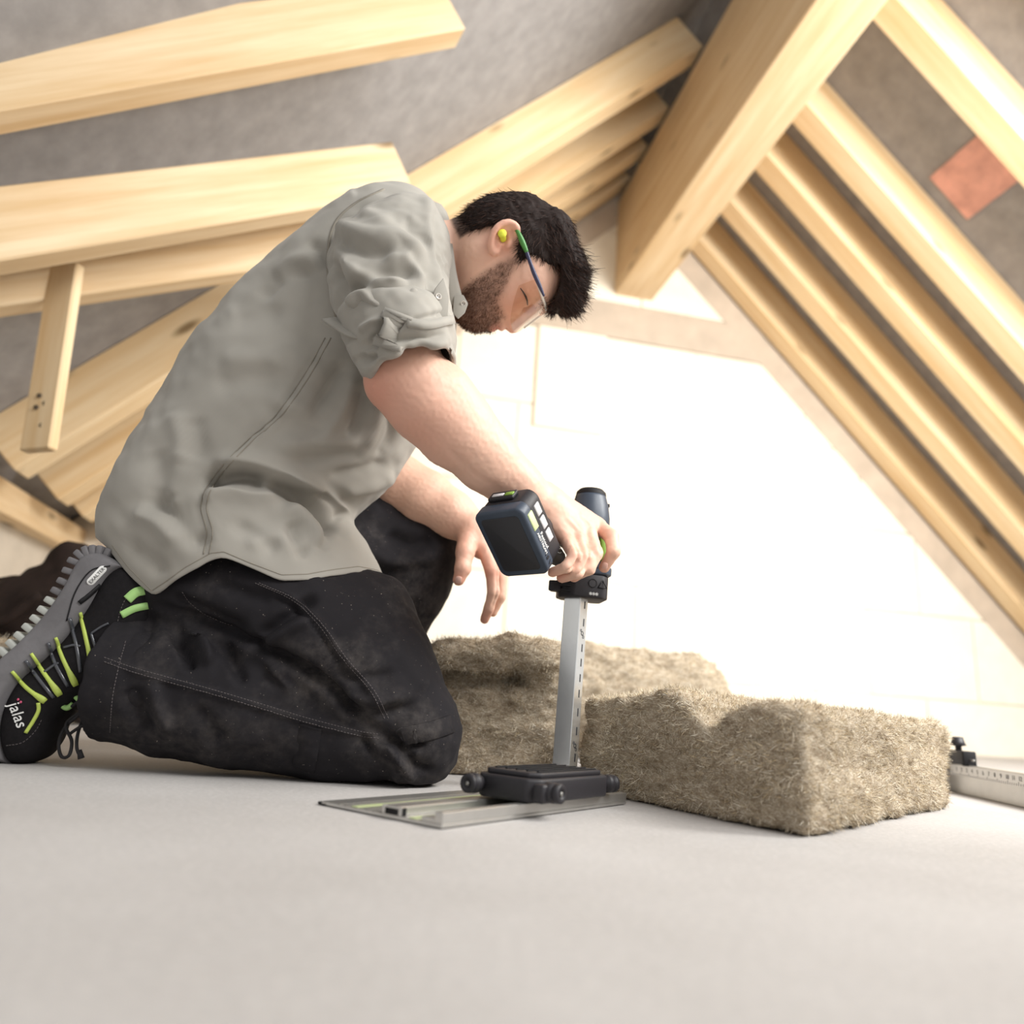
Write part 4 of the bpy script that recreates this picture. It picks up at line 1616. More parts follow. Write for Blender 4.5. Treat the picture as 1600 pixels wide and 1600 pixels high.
# beard and brows
wb = np.clip(sstep(0.002, -0.008, bsd) * (1 - lips), 0, 1) * (0.45 + 0.55 * sstep(-.02, -.06, hu_)) + 1e-7
wb[~inh] = 1e-9
VV, Q, CC = strands(VB, FB, 9000, .0058, .00055, lambda P, N: N * 0.5 + HF[None] * 0.5 - HU[None] * 0.6, 2, 0.35, 0.3, wb, [srgb(70, 46, 36), srgb(96, 66, 50), srgb(48, 34, 30), srgb(120, 84, 64)], seed=12)
me = mesh_np('beard', VV, Q)
color_attr(me, CC)
tag(obj('beard', me, M_HAIR, person, smooth=False), kind='stuff')
wbr = np.exp(-(((hu_ - .040) / .0055) ** 2)) * (np.abs(hl_) > .010) * (np.abs(hl_) < .052) * (hf > .07) * inh + 1e-9
VV, Q, CC = strands(VB, FB, 700, .009, .0006, lambda P, N: N * 0.3 - HF[None] * 0.5 + HU[None] * 0.3, 2, 0.3, 0.2, wbr, [srgb(46, 33, 28), srgb(66, 46, 38)], seed=14)
me = mesh_np('eyebrows', VV, Q)
color_attr(me, CC)
tag(obj('eyebrows', me, M_HAIR, person, smooth=False), kind='stuff')

# ---------------------------------------------------------------- ear plug and safety glasses
pe, ne = ear_pt(786, 374, .0745), HL
plug = lathe_mesh('ear_plug', [(.0048, 0), (.0050, .006), (.0040, .011), (.0062, .0135), (.0066, .0165), (.0050, .0185), (.0, .019)], 20, False)
pz = nrm(HL * 0.9 + IY * 0.35 - IX * 0.05)
px_ = nrm(np.cross(pz, HU))
obj('ear_plug', xf_mesh(plug, frame(pe, px_, np.cross(pz, px_), pz)), m_plain('yellow_foam', srgb(222, 226, 70), 0.7, 0, 0.05, 90), person)

M_GBLUE = m_plain('navy_temple', srgb(52, 54, 84), 0.35, 0, 0.05, 60)
M_GGREEN = m_plain('green_temple', srgb(70, 132, 62), 0.4, 0, 0.05, 60)
M_GWHITE = m_plain('clear_frame_and_glint', srgb(226, 222, 214), 0.2, 0, 0.03, 60, 0, 0.8)  # pale frame; its white also paints the glint on the lens front
t = NT('tinted_lens')
for nd in list(t.t.nodes):
    if nd.type == 'BSDF_PRINCIPLED':
        t.t.nodes.remove(nd)
outn = [nd for nd in t.t.nodes if nd.type == 'OUTPUT_MATERIAL'][0]
tr = t.n('ShaderNodeBsdfTransparent')
tr.inputs['Color'].default_value = (0.88, 0.79, 0.71, 1)
gl = t.n('ShaderNodeBsdfGlossy')
gl.inputs['Roughness'].default_value = 0.05
fr = t.n('ShaderNodeLayerWeight')
fr.inputs['Blend'].default_value = 0.18
mx = t.n('ShaderNodeMixShader')
t.l(fr.outputs['Facing'], mx.inputs[0])
t.l(tr.outputs[0], mx.inputs[1])
t.l(gl.outputs[0], mx.inputs[2])
t.l(mx.outputs[0], outn.inputs['Surface'])
M_LENS = t.m
glasses = bpy.data.objects.new('safety_glasses', None)
COL.objects.link(glasses)
glasses.empty_display_size = 0.03
glasses.location = hp(.11, .03)
glasses.parent = person
glasses['label'] = 'clear wrap-around safety glasses with green and navy temples'


def px_on(x, y, l):
    """profile coordinates of a spot seen at (x, y), l metres out on the head's right side"""
    q = pl(x, y, hp(0, 0, l), HL) - HC
    return q @ HF / HS, q @ HU / HS


def lens_pt(a, v_):
    """a: angle round the face, v_: 0 bottom .. 1 top"""
    ca, sa = math.cos(a), math.sin(a)
    f = .043 + .086 * ca
    l = .081 * sa
    lo = -.016 + .014 * math.exp(-(a / .22) ** 2) + .055 * max(0, abs(a) - .65) ** 1.5
    hi = .046 - .010 * max(0, abs(a) - .5)
    u = lo + (hi - lo) * v_
    return hp(f + 0.46 * (.0135 - u) * max(ca, 0.1), u, l)


for s in (1, -1):
    nu, nv = 26, 10
    pts = [lens_pt(s * (0.10 + 1.15 * i / (nu - 1)), j / (nv - 1)) for i in range(nu) for j in range(nv)]
    Vg = np.array(pts)
    Fg = grid_faces(nu, nv, False)
    lm = mesh_np('lens', Vg, Fg)
    lo_ = obj('lens', lm, M_LENS, glasses)
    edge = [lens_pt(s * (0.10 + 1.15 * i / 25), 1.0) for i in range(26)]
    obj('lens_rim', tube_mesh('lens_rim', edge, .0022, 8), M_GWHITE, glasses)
    def tpt(x, y, l):
        f_, u_ = px_on(x, y, l)
        return hp(f_, u_, s * l)
    obj('temple', tube_mesh('temple', [tpt(822, 392, .0815), tpt(829, 412, .0815), tpt(835, 428, .0805), tpt(843, 446, .0805), tpt(850, 463, .077)], [.0030, .0028, .0034, .0030, .0016], 10, 28), M_GBLUE, glasses)
    obj('temple_tip', tube_mesh('temple_tip', [tpt(803, 352, .078), tpt(811, 366, .082), tpt(817, 380, .083), tpt(823, 394, .0818)], [.0020, .0034, .0042, .0030], 10, 20), M_GGREEN, glasses)
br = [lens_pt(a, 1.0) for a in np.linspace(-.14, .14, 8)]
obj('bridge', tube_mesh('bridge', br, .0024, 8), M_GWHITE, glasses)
obj('lens_glint', tube_mesh('lens_glint', [lens_pt(0.0, v_) for v_ in np.linspace(1, .12, 12)], np.linspace(.0026, .0018, 12), 8), M_GWHITE, glasses)  # white tube painting the bright reflection along the lens front
for s in (1, -1):
    obj('nose_pad', tube_mesh('nose_pad', [hp(.117, .012, s * .010), hp(.112, .002, s * .013)], [.002, .0026], 8), M_GGREEN, glasses)
# ---------------------------------------------------------------- shirt
t = NT('shirt_twill')
v = t.coord()
w1 = t.noise(v, 9, 3, 0.5)
c = t.ramp(w1, [(0.3, srgb(150, 146, 138)), (0.7, srgb(164, 160, 152))])
t.color(c)
t.set(0.9, 0, 0.15)
wv = t.n('ShaderNodeTexWave', wave_type='BANDS', bands_direction='DIAGONAL')
wv.inputs['Scale'].default_value = 420
wv.inputs['Distortion'].default_value = 1.0
t.l(v, wv.inputs['Vector'])
t.bump(wv.outputs['Fac'], 0.10, 0.0006)
t.b.inputs['Sheen Weight'].default_value = 0.15
M_SHIRT = t.m
M_SEAM = m_plain('shirt_seam', srgb(138, 132, 121), 0.9, 0, 0.05, 80)
M_BTN = m_plain('shirt_button', srgb(196, 190, 182), 0.35, 0, 0.04, 60)


def ring(f, b, Yc, hd, tilt=(0, 0, 0)):
    return dict(F=at(f[0], f[1], Yc), B=at(b[0], b[1], Yc), D=np.array([tilt[0], -hd, tilt[2]]))


def cut_columns(V, nlen, nang, edge):
    """end every lengthwise thread of a cloth tube on the photographed hem line y = edge(x)"""
    G = V.reshape(nlen, nang, 3)
    P = project(V).reshape(nlen, nang, 2)
    half = nang // 2
    tc = np.zeros(nang)
    ex = np.array(edge, float)
    for j in range(half + 1):
        below = P[:, j, 1] > np.interp(P[:, j, 0], ex[:, 0], ex[:, 1])
        k = nlen // 2
        idx = np.nonzero(below[k:])[0]
        tc[j] = (k + idx[0]) if len(idx) else nlen - 1
    for j in range(half + 1, nang):
        tc[j] = tc[nang - j]
    for _ in range(2):
        tc = (np.roll(tc, 1) + 2 * tc + np.roll(tc, -1)) / 4
    out = np.zeros_like(G)
    for j in range(nang):
        s = np.linspace(0, tc[j], nlen)
        i = np.minimum(s.astype(int), nlen - 2)
        u = (s - i)[:, None]
        out[:, j] = G[i, j] * (1 - u) + G[i + 1, j] * u
    return out.reshape(-1, 3)


NL, NA = 260, 200
rings = [
    ring((712, 455), (694, 355), 1.085, .062),
    ring((716, 480), (655, 326), 1.09, .120),
    ring((712, 520), (590, 330), 1.10, .155),
    ring((700, 580), (510, 366), 1.10, .166),
    ring((682, 632), (406, 452), 1.105, .166),
    ring((648, 690), (310, 556), 1.11, .166),
    ring((600, 758), (240, 670), 1.12, .168),
    ring((552, 806), (192, 770), 1.125, .172),
    ring((572, 850), (176, 826), 1.13, .180),
    ring((604, 915), (186, 890), 1.13, .184),
    ring((632, 985), (215, 975), 1.13, .172),
]
VS = loft_grid(rings, NL, NA, 0.94)
hem = [(150, 835), (170, 852), (200, 893), (237, 930), (260, 915), (290, 893), (330, 871), (350, 869), (390, 886), (440, 905), (480, 904), (520, 897), (560, 892), (590, 898), (606, 908), (640, 930)]
VS = cut_columns(VS, NL, NA, hem)
FS = grid_faces(NL, NA, True)
NS_ = vnormals(VS, FS)
if np.mean((NS_ * (VS - VS.mean(0))).sum(1)) < 0:
    FS = FS[:, ::-1]
    NS_ = -NS_
axis_q = np.stack([(VS - VS.mean(0)) @ nrm([0.55, 0, 0.83]), (VS - VS.mean(0)) @ nrm([0.83, 0, -0.55]), VS[:, 1]], 1)
VS = VS + NS_ * (0.006 * vnoise(axis_q * np.array([7, 12, 9]), 1, 2) + 0.003 * vnoise(axis_q * np.array([26, 15, 20]), 1, 4) + 0.0016 * vnoise(axis_q * np.array([60, 30, 40]), 1, 6))[:, None]
VS = fold(VS, FS, [
    ([(316, 758), (350, 745), (390, 744), (418, 756)], 12, -0.0300),
    ([(330, 735), (370, 722), (420, 730), (480, 755)], 15, 0.0195),
    ([(310, 780), (350, 770), (400, 778), (440, 772)], 13, 0.0150),
    ([(412, 756), (448, 764), (480, 784), (512, 814), (536, 826)], 11, -0.0270),
    ([(450, 740), (490, 758), (520, 788), (545, 806)], 10, 0.0180),
    ([(440, 790), (470, 806), (500, 840), (514, 858)], 12, 0.0150),
    ([(492, 762), (520, 790), (538, 812)], 7, -0.0180),
    ([(512, 818), (508, 840), (500, 862)], 9, -0.0120),
    ([(455, 812), (462, 850), (480, 872)], 10, -0.0120),
    ([(216, 782), (262, 792), (300, 830), (322, 862)], 15, -0.0180),
    ([(205, 800), (245, 815), (280, 850)], 14, 0.0105),
    ([(262, 775), (278, 800), (310, 840)], 11, 0.0120),
    ([(195, 850), (240, 880), (250, 905)], 14, -0.0090),
    ([(540, 560), (505, 620), (490, 660)], 12, -0.0150),
    ([(556, 580), (535, 640), (500, 690)], 9, 0.0090),
    ([(572, 600), (560, 650), (540, 690)], 9, -0.0120),
    ([(590, 625), (585, 670), (560, 720)], 9, 0.0090),
    ([(610, 640), (610, 680), (590, 720)], 8, -0.0090),
    ([(430, 700), (500, 690), (570, 695)], 14, 0.0090),
    ([(450, 720), (520, 712), (590, 700)], 12, -0.0075),
    ([(340, 570), (400, 562), (450, 570)], 20, 0.0090),
    ([(330, 600), (390, 590), (440, 596)], 18, -0.0075),
    ([(360, 500), (410, 490), (440, 505)], 18, -0.0075),
    ([(430, 440), (465, 410), (505, 405)], 14, 0.0105),
    ([(400, 470), (450, 430), (500, 425)], 12, -0.0090),
    ([(480, 375), (500, 395), (520, 420)], 10, -0.0090),
    ([(270, 640), (285, 690), (280, 730)], 16, 0.0090),
    ([(300, 650), (310, 690), (300, 720)], 14, -0.0075),
    ([(240, 700), (250, 740), (240, 780)], 16, -0.0075),
    ([(505, 300), (560, 300)], 10, 0.0045),
    ([(420, 620), (470, 640), (520, 640)], 16, 0.0075),
    ([(380, 850), (430, 840), (480, 868)], 14, 0.0090),
    ([(360, 815), (400, 835), (440, 860)], 14, -0.0090),
    ([(620, 740), (580, 760), (530, 770)], 10, 0.0090),
    ([(610, 720), (560, 735), (510, 745)], 9, -0.0075),
    ([(318, 868), (324, 830), (314, 790), (330, 748), (380, 692), (430, 648), (472, 590), (512, 522)], 5, -0.0053),
    ([(326, 868), (332, 830), (322, 792), (338, 752), (388, 698), (438, 654), (480, 596), (520, 528)], 4, 0.0037),
])
shirt = obj('shirt', mesh_np('shirt', VS, FS), M_SHIRT, person)
tag(shirt, 'grey-green cotton work shirt with rolled sleeve')
sol = shirt.modifiers.new('cloth_thickness', 'SOLIDIFY')
sol.thickness = 0.003
sol.offset = -1
BVH_S = bvh_of(VS, FS)
for off in (0, 9):
    P_, N_ = snap_line(BVH_S, [(318 + off, 866), (323 + off, 830), (314 + off, 790), (330 + off, 750), (380 + off, 694), (430 + off, 650), (472 + off, 592), (508 + off, 528)], 70, 0.95)
    obj('side_seam', ribbon_mesh('side_seam', P_, N_, 0.0016, 0.0007), M_SEAM, shirt)
hx = np.linspace(175, 596, 110)
hy = np.interp(hx, [h_[0] for h_ in hem], [h_[1] for h_ in hem]) - 7
P_, N_ = snap_line(BVH_S, np.stack([hx, hy], 1), 160, 0.95)
ok = np.concatenate([[True], np.linalg.norm(np.diff(P_, axis=0), axis=1) < 0.02])
obj('hem_stitch', ribbon_mesh('hem_stitch', P_[ok], N_[ok], 0.0012, 0.0005), M_SEAM, shirt)

# collar standing round the neck
cp = []
for i, (x, y, Y) in enumerate([(722, 470, 1.00), (712, 430, .985), (706, 390, .99), (700, 352, 1.03), (690, 330, 1.09)]):
    cp.append(at(x, y, Y))
cpts = catmull(np.array(cp), 40)
ctr = at(700, 410, 1.09)
rows = 7
Vc = []
for i, p in enumerate(cpts):
    outv = nrm(p - ctr)
    drop = nrm(at(655, 395, 1.02) - at(700, 395, 1.02))
    for j in range(rows):
        s_ = j / (rows - 1)
        wdt = 0.034 * (1.0 if i > 6 else 1.0)
        Vc.append(p + drop * wdt * s_ + outv * (0.010 + 0.008 * math.sin(s_ * 2.6)))
Vc = np.array(Vc)
Fc = grid_faces(40, rows, False)
col_o = obj('collar', mesh_np('collar', Vc, Fc), M_SHIRT, shirt)
sm = col_o.modifiers.new('cloth_thickness', 'SOLIDIFY')
sm.thickness = 0.003
# small buttoned collar tip below the jaw
tp0 = at(722, 478, 0.985)
tx, ty = nrm(at(732, 478, .985) - tp0), nrm(at(722, 468, .985) - tp0)
tz = nrm(CAMV - tp0)
tipm = prism_mesh('collar_tip', [(-.012, .022), (.002, .018), (.009, .004), (.004, -.012), (-.006, -.022), (-.014, -.012)], 0.004, 0.0012, 2)
tip = obj('collar_tip', xf_mesh(tipm, frame(tp0 + (-tz) * 0.0, tx, ty, tz)), M_SHIRT, shirt)


def button(p, n, r_, par):
    n = nrm(n)
    a = nrm(np.cross(n, [0.3, 0.2, 1]))
    me = lathe_mesh('button', [(r_, -.0006), (r_ * 1.02, .0004), (r_ * .92, .0012), (r_ * .75, .0013), (r_ * .66, .0006), (0.0003, .0006)], 20, False)
    b_ = obj('button', xf_mesh(me, frame(p, a, np.cross(n, a), n)), M_BTN, par)
    hole = lathe_mesh('button_hole', [(r_ * .16, .0), (r_ * .16, .0010), (0.0001, .0011)], 8, False)
    for s_ in (-1, 1):
        obj('button_hole', xf_mesh(hole.copy(), frame(p + a * s_ * r_ * .28, a, np.cross(n, a), n)), M_INK, b_)
    return b_


button(tp0 + tx * 0.002 + tz * 0.0045 + ty * .004, tz, .0042, tip)

# right sleeve
srings = [
    ring((672, 330), (592, 346), 1.045, .045),
    ring((694, 352), (546, 372), 1.005, .078),
    ring((706, 392), (520, 412), .968, .090),
    ring((708, 425), (518, 448), .945, .090),
    ring((704, 475), (528, 492), .930, .086),
    ring((704, 515), (545, 530), .922, .080),
    ring((705, 540), (565, 560), .920, .074),
]
NLs, NAs = 150, 150
VL = loft_grid(srings, NLs, NAs, 0.95)
FL = grid_faces(NLs, NAs, True)
NL_ = vnormals(VL, FL)
if np.mean((NL_ * (VL - VL.mean(0))).sum(1)) < 0:
    FL = FL[:, ::-1]
    NL_ = -NL_
VL = VL + NL_ * (0.006 * vnoise(VL * np.array([16, 16, 10]), 1, 31) + 0.0025 * vnoise(VL, 42, 33) + 0.001 * vnoise(VL, 90, 35))[:, None]
VL = fold(VL, FL, [
    ([(520, 400), (530, 450), (550, 495), (580, 520)], 10, -0.0180),
    ([(535, 395), (560, 430), (600, 442), (640, 440)], 13, 0.0150),
    ([(545, 470), (575, 440), (620, 428), (660, 425)], 10, -0.0120),
    ([(550, 490), (570, 465), (590, 480), (612, 492)], 11, 0.0195),
    ([(560, 505), (590, 500), (630, 488), (660, 470)], 9, -0.0150),
    ([(600, 470), (630, 470), (655, 455)], 9, 0.0120),
    ([(512, 345), (570, 370), (630, 375), (680, 400)], 16, 0.0120),
    ([(520, 375), (570, 392), (620, 398)], 12, -0.0105),
    ([(600, 330), (640, 352), (680, 395), (690, 430)], 14, -0.0120),
    ([(660, 300), (674, 340), (684, 390), (694, 440)], 9, 0.0105),
    ([(672, 330), (690, 390), (700, 440)], 7, -0.0120),
    ([(590, 400), (620, 405), (650, 412), (672, 445)], 10, 0.0090),
    ([(640, 395), (670, 430), (676, 460)], 9, -0.0105),
    ([(560, 330), (600, 345), (640, 340)], 13, 0.0075),
])
sleeve = obj('sleeve', mesh_np('sleeve', VL, FL), M_SHIRT, shirt)
sm = sleeve.modifiers.new('cloth_thickness', 'SOLIDIFY')
sm.thickness = 0.003
sm.offset = -1
BVH_L = bvh_of(VL, FL)
P_, N_ = snap_line(BVH_S, [(600, 296), (555, 318), (523, 350), (512, 400), (515, 450), (525, 495)], 40, 0.95)
obj('armhole_seam', ribbon_mesh('armhole_seam', P_, N_, 0.004, 0.0012), M_SEAM, shirt)

# rolled cuff: a thick turned-up band with crossing layers
crings = [
    ring((706, 486), (528, 508), .928, .086),
    ring((710, 500), (532, 522), .922, .092),
    ring((711, 520), (546, 548), .918, .092),
    ring((711, 546), (560, 578), .918, .090),
    ring((709, 562), (578, 606), .918, .084),
    ring((704, 560), (590, 600), .920, .072),
    ring((700, 540), (585, 578), .922, .064),
]
NLc, NAc = 90, 150
VC = loft_grid(crings, NLc, NAc, 0.95)
FC = grid_faces(NLc, NAc, True)
NC = vnormals(VC, FC)
k0 = NLc // 3
mid = VC.reshape(NLc, NAc, 3)[k0:k0 + 5].reshape(-1, 3)
if np.mean((NC.reshape(NLc, NAc, 3)[k0] * (VC.reshape(NLc, NAc, 3)[k0] - VC.reshape(NLc, NAc, 3)[k0].mean(0))).sum(1)) < 0:
    FC = FC[:, ::-1]
    NC = -NC
VC = VC + NC * (0.0035 * vnoise(VC, 30, 51) + 0.0015 * vnoise(VC, 80, 53))[:, None]
VC = fold(VC, FC, [
    ([(560, 545), (610, 530), (660, 528), (704, 520)], 7, -0.009),
    ([(590, 560), (640, 545), (704, 535)], 6, 0.006),
    ([(625, 545), (665, 556), (705, 566)], 6, -0.007),
    ([(560, 520), (580, 505), (610, 498)], 6, 0.008),
    ([(575, 535), (600, 512), (625, 506)], 5, -0.010),
    ([(590, 545), (605, 520), (622, 500)], 5, 0.010),
    ([(610, 538), (618, 515), (632, 496)], 5, -0.008),
    ([(562, 552), (570, 562), (590, 555)], 6, -0.010),
    ([(545, 530), (560, 560), (580, 590)], 7, 0.006),
    ([(640, 500), (680, 492), (704, 488)], 5, -0.006),
])
cuff = obj('rolled_cuff', mesh_np('rolled_cuff', VC, FC), M_SHIRT, shirt)
sm = cuff.modifiers.new('cloth_thickness', 'SOLIDIFY')
sm.thickness = 0.004
sm.offset = -1
BVH_C = bvh_of(VC, FC)
# wide fold crossing the cuff
for pts, wd in (([(624, 490), (614, 515), (604, 545)], .040), ([(636, 505), (670, 508), (706, 500)], .012)):
    P_, N_ = snap_line(BVH_C, pts, 16, 0.85)
    obj('cuff_fold', ribbon_mesh('cuff_fold', P_, N_, wd, 0.0028, lift=0.0015), M_SHIRT, shirt)
# loose end of the strap poking out behind, and the buttoned tab
P_ = np.array([at(514, 498, .90), at(528, 507, .885), at(548, 519, .868), at(570, 524, .858)])
P_ = catmull(P_, 16)
N_ = np.tile(nrm(CAMV - P_[0] + np.array([0, 0, .9])), (16, 1))
obj('strap_end', ribbon_mesh('strap_end', P_, N_, 0.020, 0.0018), M_SHIRT, shirt)
pt, ntb = snap(BVH_L, 684, 470, .86)
ntb = nrm(ntb * 0.5 + nrm(CAMV - pt) * 0.5)
tx = nrm(at(694, 470, .86) - at(684, 470, .86))
tx = nrm(tx - ntb * np.dot(tx, ntb))
ty = np.cross(ntb, tx)
tab = obj('sleeve_tab', xf_mesh(prism_mesh('sleeve_tab', [(-.018, -.026), (.012, -.024), (.014, .006), (.006, .030), (-.006, .014)], 0.003, 0.001, 2), frame(pt + ntb * 0.003, tx, ty, ntb)), M_SHIRT, shirt)
for dx_, dy_ in ((-.002, .0035), (-.004, -.012)):
    button(pt + ntb * 0.0065 + tx * dx_ + ty * dy_, ntb, .0044, tab)

# left sleeve, on the far side
far = [
    ring((690, 330), (600, 345), 1.19, .05),
    ring((690, 370), (560, 380), 1.235, .075),
    ring((670, 450), (545, 450), 1.255, .080),
    ring((650, 530), (540, 530), 1.262, .072),
    ring((635, 590), (535, 595), 1.265, .068),
]
VF = loft_grid(far, 50, 60)
FF = grid_faces(50, 60, True)
VF = VF + vnormals(VF, FF) * (0.004 * vnoise(VF, 22, 61))[:, None]
fs = obj('sleeve', mesh_np('sleeve', VF, FF), M_SHIRT, shirt)
sm = fs.modifiers.new('cloth_thickness', 'SOLIDIFY')
sm.thickness = 0.004
# front tail of the shirt hanging on the far side of the belly
tail = [at(540, 806, 1.10), at(562, 830, 1.10), at(582, 862, 1.12)]

# ---------------------------------------------------------------- trousers
t = NT('black_work_cloth')
v = t.coord()
d1 = t.noise(v, 7, 5, 0.65)
d2 = t.noise(v, 45, 4, 0.7)
spk = t.noise(v, 330, 2, 0.5)
dust = t.n('ShaderNodeMath', operation='MULTIPLY')
t.l(t.ramp(d1, [(0.46, (0, 0, 0)), (0.78, (0.7, 0.7, 0.7))]), dust.inputs[0])
t.l(t.ramp(d2, [(0.35, (0, 0, 0)), (0.75, (1, 1, 1))]), dust.inputs[1])
c = t.mix(dust.outputs[0], srgb(33, 31, 34), srgb(112, 105, 100))
c = t.mix(t.ramp(spk, [(0.735, (0, 0, 0)), (0.77, (0.8, 0.8, 0.8))]), c, srgb(160, 150, 140))
t.color(c)
t.set(0.85, 0, 0.2)
t.bump(t.noise(v, 500, 2, 0.5), 0.12, 0.0008)
M_PANTS = t.m
M_STITCH = m_plain('grey_stitching', srgb(92, 86, 86), 0.9, 0, 0.1, 80)
M_PATCH = m_plain('black_webbing', srgb(38, 35, 37), 0.85, 0, 0.1, 120, 0.2)

pt_ = Field((-0.74, 0.86, -0.03), (0.06, 1.46, 0.50), 0.0042)
pt_.ell(at(315, 880, 1.13), (.120, .140, .095), None, .03)
pt_.ell(at(272, 905, 1.12), (.085, .125, .060), None, .03)
pt_.chain([at(320, 915, 1.075), at(470, 985, 1.065), at(575, 1065, 1.06), at(632, 1128, 1.06)], [.100, .104, .098, .072], .02)
pt_.cone(at(420, 940, 1.09), at(560, 985, 1.09), .085, .088, .03)
pt_.cone(at(650, 1140, 1.055), at(648, 1165, 1.055), .060, .058, .02)
pt_.chain([at(632, 1172, 1.055), at(520, 1136, 1.045), at(380, 1102, 1.035), at(270, 1078, 1.03), at(120, 1040, 1.02)], [.060, .068, .084, .084, .086], .008)
# left leg, its knee raised
pt_.chain([at(430, 865, 1.235), at(560, 850, 1.285), at(655, 858, 1.30)], [.105, .096, .076], .02)
pt_.chain([at(658, 862, 1.30), at(632, 915, 1.31), at(575, 1010, 1.33), at(535, 1120, 1.34)], [.074, .078, .070, .064], .012)
# cut at the hem, and rest on the floor
h0, h1 = at(196, 985, 1.02), at(149, 1148, 1.02)
hd_ = nrm(h1 - h0)
hn = nrm(np.array([-hd_[2], 0, hd_[0]]))
if hn[0] > 0:
    hn = -hn
pt_.half(h0, hn, at(60, 1200, 1.02) + np.array([-.06, -.16, -.03]), at(300, 925, 1.02) + np.array([0.0, .2, 0.0]))
sl, X, Y, Z = pt_.win((-0.74, 0.86, -0.03), (0.06, 1.46, 0.50), 0)
pt_.a[sl] = np.maximum(pt_.a[sl], 0.002 - Z)
# hollow trouser opening round the shoe
pt_.cone(at(235, 1070, 1.02), at(100, 1040, 1.02), .070, .076, .004, True)
VP, FP = pt_.mesh()
del pt_
VP = relax(VP, FP, 3, 0.5)
NP_ = vnormals(VP, FP)
VP = VP + NP_ * (0.0045 * vnoise(VP * np.array([14, 10, 18]), 1, 71) + 0.0025 * vnoise(VP, 36, 72) + 0.0010 * vnoise(VP, 90, 74))[:, None]
VP = fold(VP, FP, [
    ([(247, 945), (300, 968), (370, 995), (430, 1022), (500, 1062), (560, 1118), (600, 1150)], 9, -0.0238),
    ([(262, 930), (330, 960), (390, 985)], 10, -0.0136),
    ([(395, 1000), (430, 975), (470, 948), (500, 930)], 9, -0.0153),
    ([(405, 1015), (450, 985), (490, 965)], 8, 0.0119),
    ([(330, 900), (380, 925), (430, 938)], 10, -0.0085),
    ([(600, 1150), (630, 1165), (670, 1160)], 8, -0.0153),
    ([(560, 1145), (590, 1180), (620, 1215)], 8, -0.0119),
    ([(600, 1160), (625, 1190), (650, 1222)], 7, 0.0102),
    ([(575, 1150), (600, 1190), (632, 1225)], 7, 0.0102),
    ([(620, 1160), (650, 1195), (680, 1205)], 7, -0.0102),
    ([(530, 1080), (580, 1095), (640, 1085)], 9, 0.0085),
    ([(545, 1105), (600, 1115), (660, 1100)], 8, -0.0085),
    ([(520, 1050), (570, 1060), (620, 1050)], 9, -0.0068),
    ([(300, 985), (318, 1010), (330, 1045)], 9, 0.0170),
    ([(270, 985), (290, 1015), (300, 1050)], 9, -0.0170),
    ([(240, 965), (225, 990), (190, 1020)], 9, -0.0119),
    ([(345, 1000), (365, 1035), (385, 1070)], 9, -0.0119),
    ([(420, 1035), (440, 1060), (455, 1085)], 8, 0.0085),
    ([(200, 1070), (215, 1110), (235, 1150)], 12, -0.0119),
    ([(235, 1060), (250, 1110), (270, 1150)], 12, 0.0102),
    ([(300, 1100), (330, 1140), (340, 1170)], 14, -0.0085),
    ([(163, 1033), (215, 1050), (327, 1081), (402, 1103), (477, 1126), (552, 1145), (594, 1152)], 5, 0.0068),
    ([(402, 911), (459, 937), (500, 975), (537, 1027), (582, 1080), (609, 1129)], 5, 0.0068),
    ([(400, 918), (455, 944), (494, 980), (530, 1032), (574, 1084)], 4, -0.0051),
    ([(600, 830), (640, 850), (680, 840)], 12, -0.0102),
    ([(580, 870), (630, 880), (690, 865)], 12, 0.0085),
])
VP[:, 2] = np.maximum(VP[:, 2], 0.0015)
trousers = obj('trousers', mesh_np('trousers', VP, FP), M_PANTS, person)
tag(trousers, 'dusty black work trousers with stitched seams')
BVH_P = bvh_of(VP, FP)


def stitch_line(pts, n, par, bvh, step=0.0042, ln=0.0026, r_=0.0005, m=None, fb=1.0):
    """row of tiny thread stitches following a seam"""
    P_, N_ = snap_line(bvh, pts, n, fb)
    d = np.linalg.norm(np.diff(P_, axis=0), axis=1)
    okk = np.concatenate([[True], d < 0.03])
    P_, N_ = P_[okk], N_[okk]
    cum = np.concatenate([[0], np.cumsum(np.linalg.norm(np.diff(P_, axis=0), axis=1))])
    bm_ = bmesh.new()
    s = 0
    while s + ln < cum[-1]:
        a = np.array([np.interp(s, cum, P_[:, k]) for k in range(3)])
        b = np.array([np.interp(s + ln, cum, P_[:, k]) for k in range(3)])
        n_ = np.array([np.interp(s, cum, N_[:, k]) for k in range(3)])
        tm = tube_mesh('s', [a + n_ * .0004, b + n_ * .0004], r_, 4)
        bm_.from_mesh(tm)
        bpy.data.meshes.remove(tm)
        s += step
    o = obj('stitching', bm_mesh('stitching', bm_), m or M_STITCH, par, smooth=False)
    o['kind'] = 'stuff'
    return o


for dy_ in (-3.5, 3.0):
    stitch_line([(163, 1031 + dy_), (215, 1049 + dy_), (327, 1080 + dy_), (402, 1102 + dy_), (477, 1125 + dy_), (552, 1144 + dy_), (592, 1151 + dy_)], 120, trousers, BVH_P)
for dx_ in (-3, 3):
    stitch_line([(402 + dx_, 911), (459 + dx_, 937), (500 + dx_, 975), (537 + dx_, 1027), (582 + dx_, 1080), (606 + dx_, 1127)], 100, trousers, BVH_P)
stitch_line([(285, 925), (300, 945), (330, 965), (365, 978)], 40, trousers, BVH_P)
stitch_line([(196, 1002), (186, 1040), (176, 1090), (172, 1145)], 40, trousers, BVH_P)
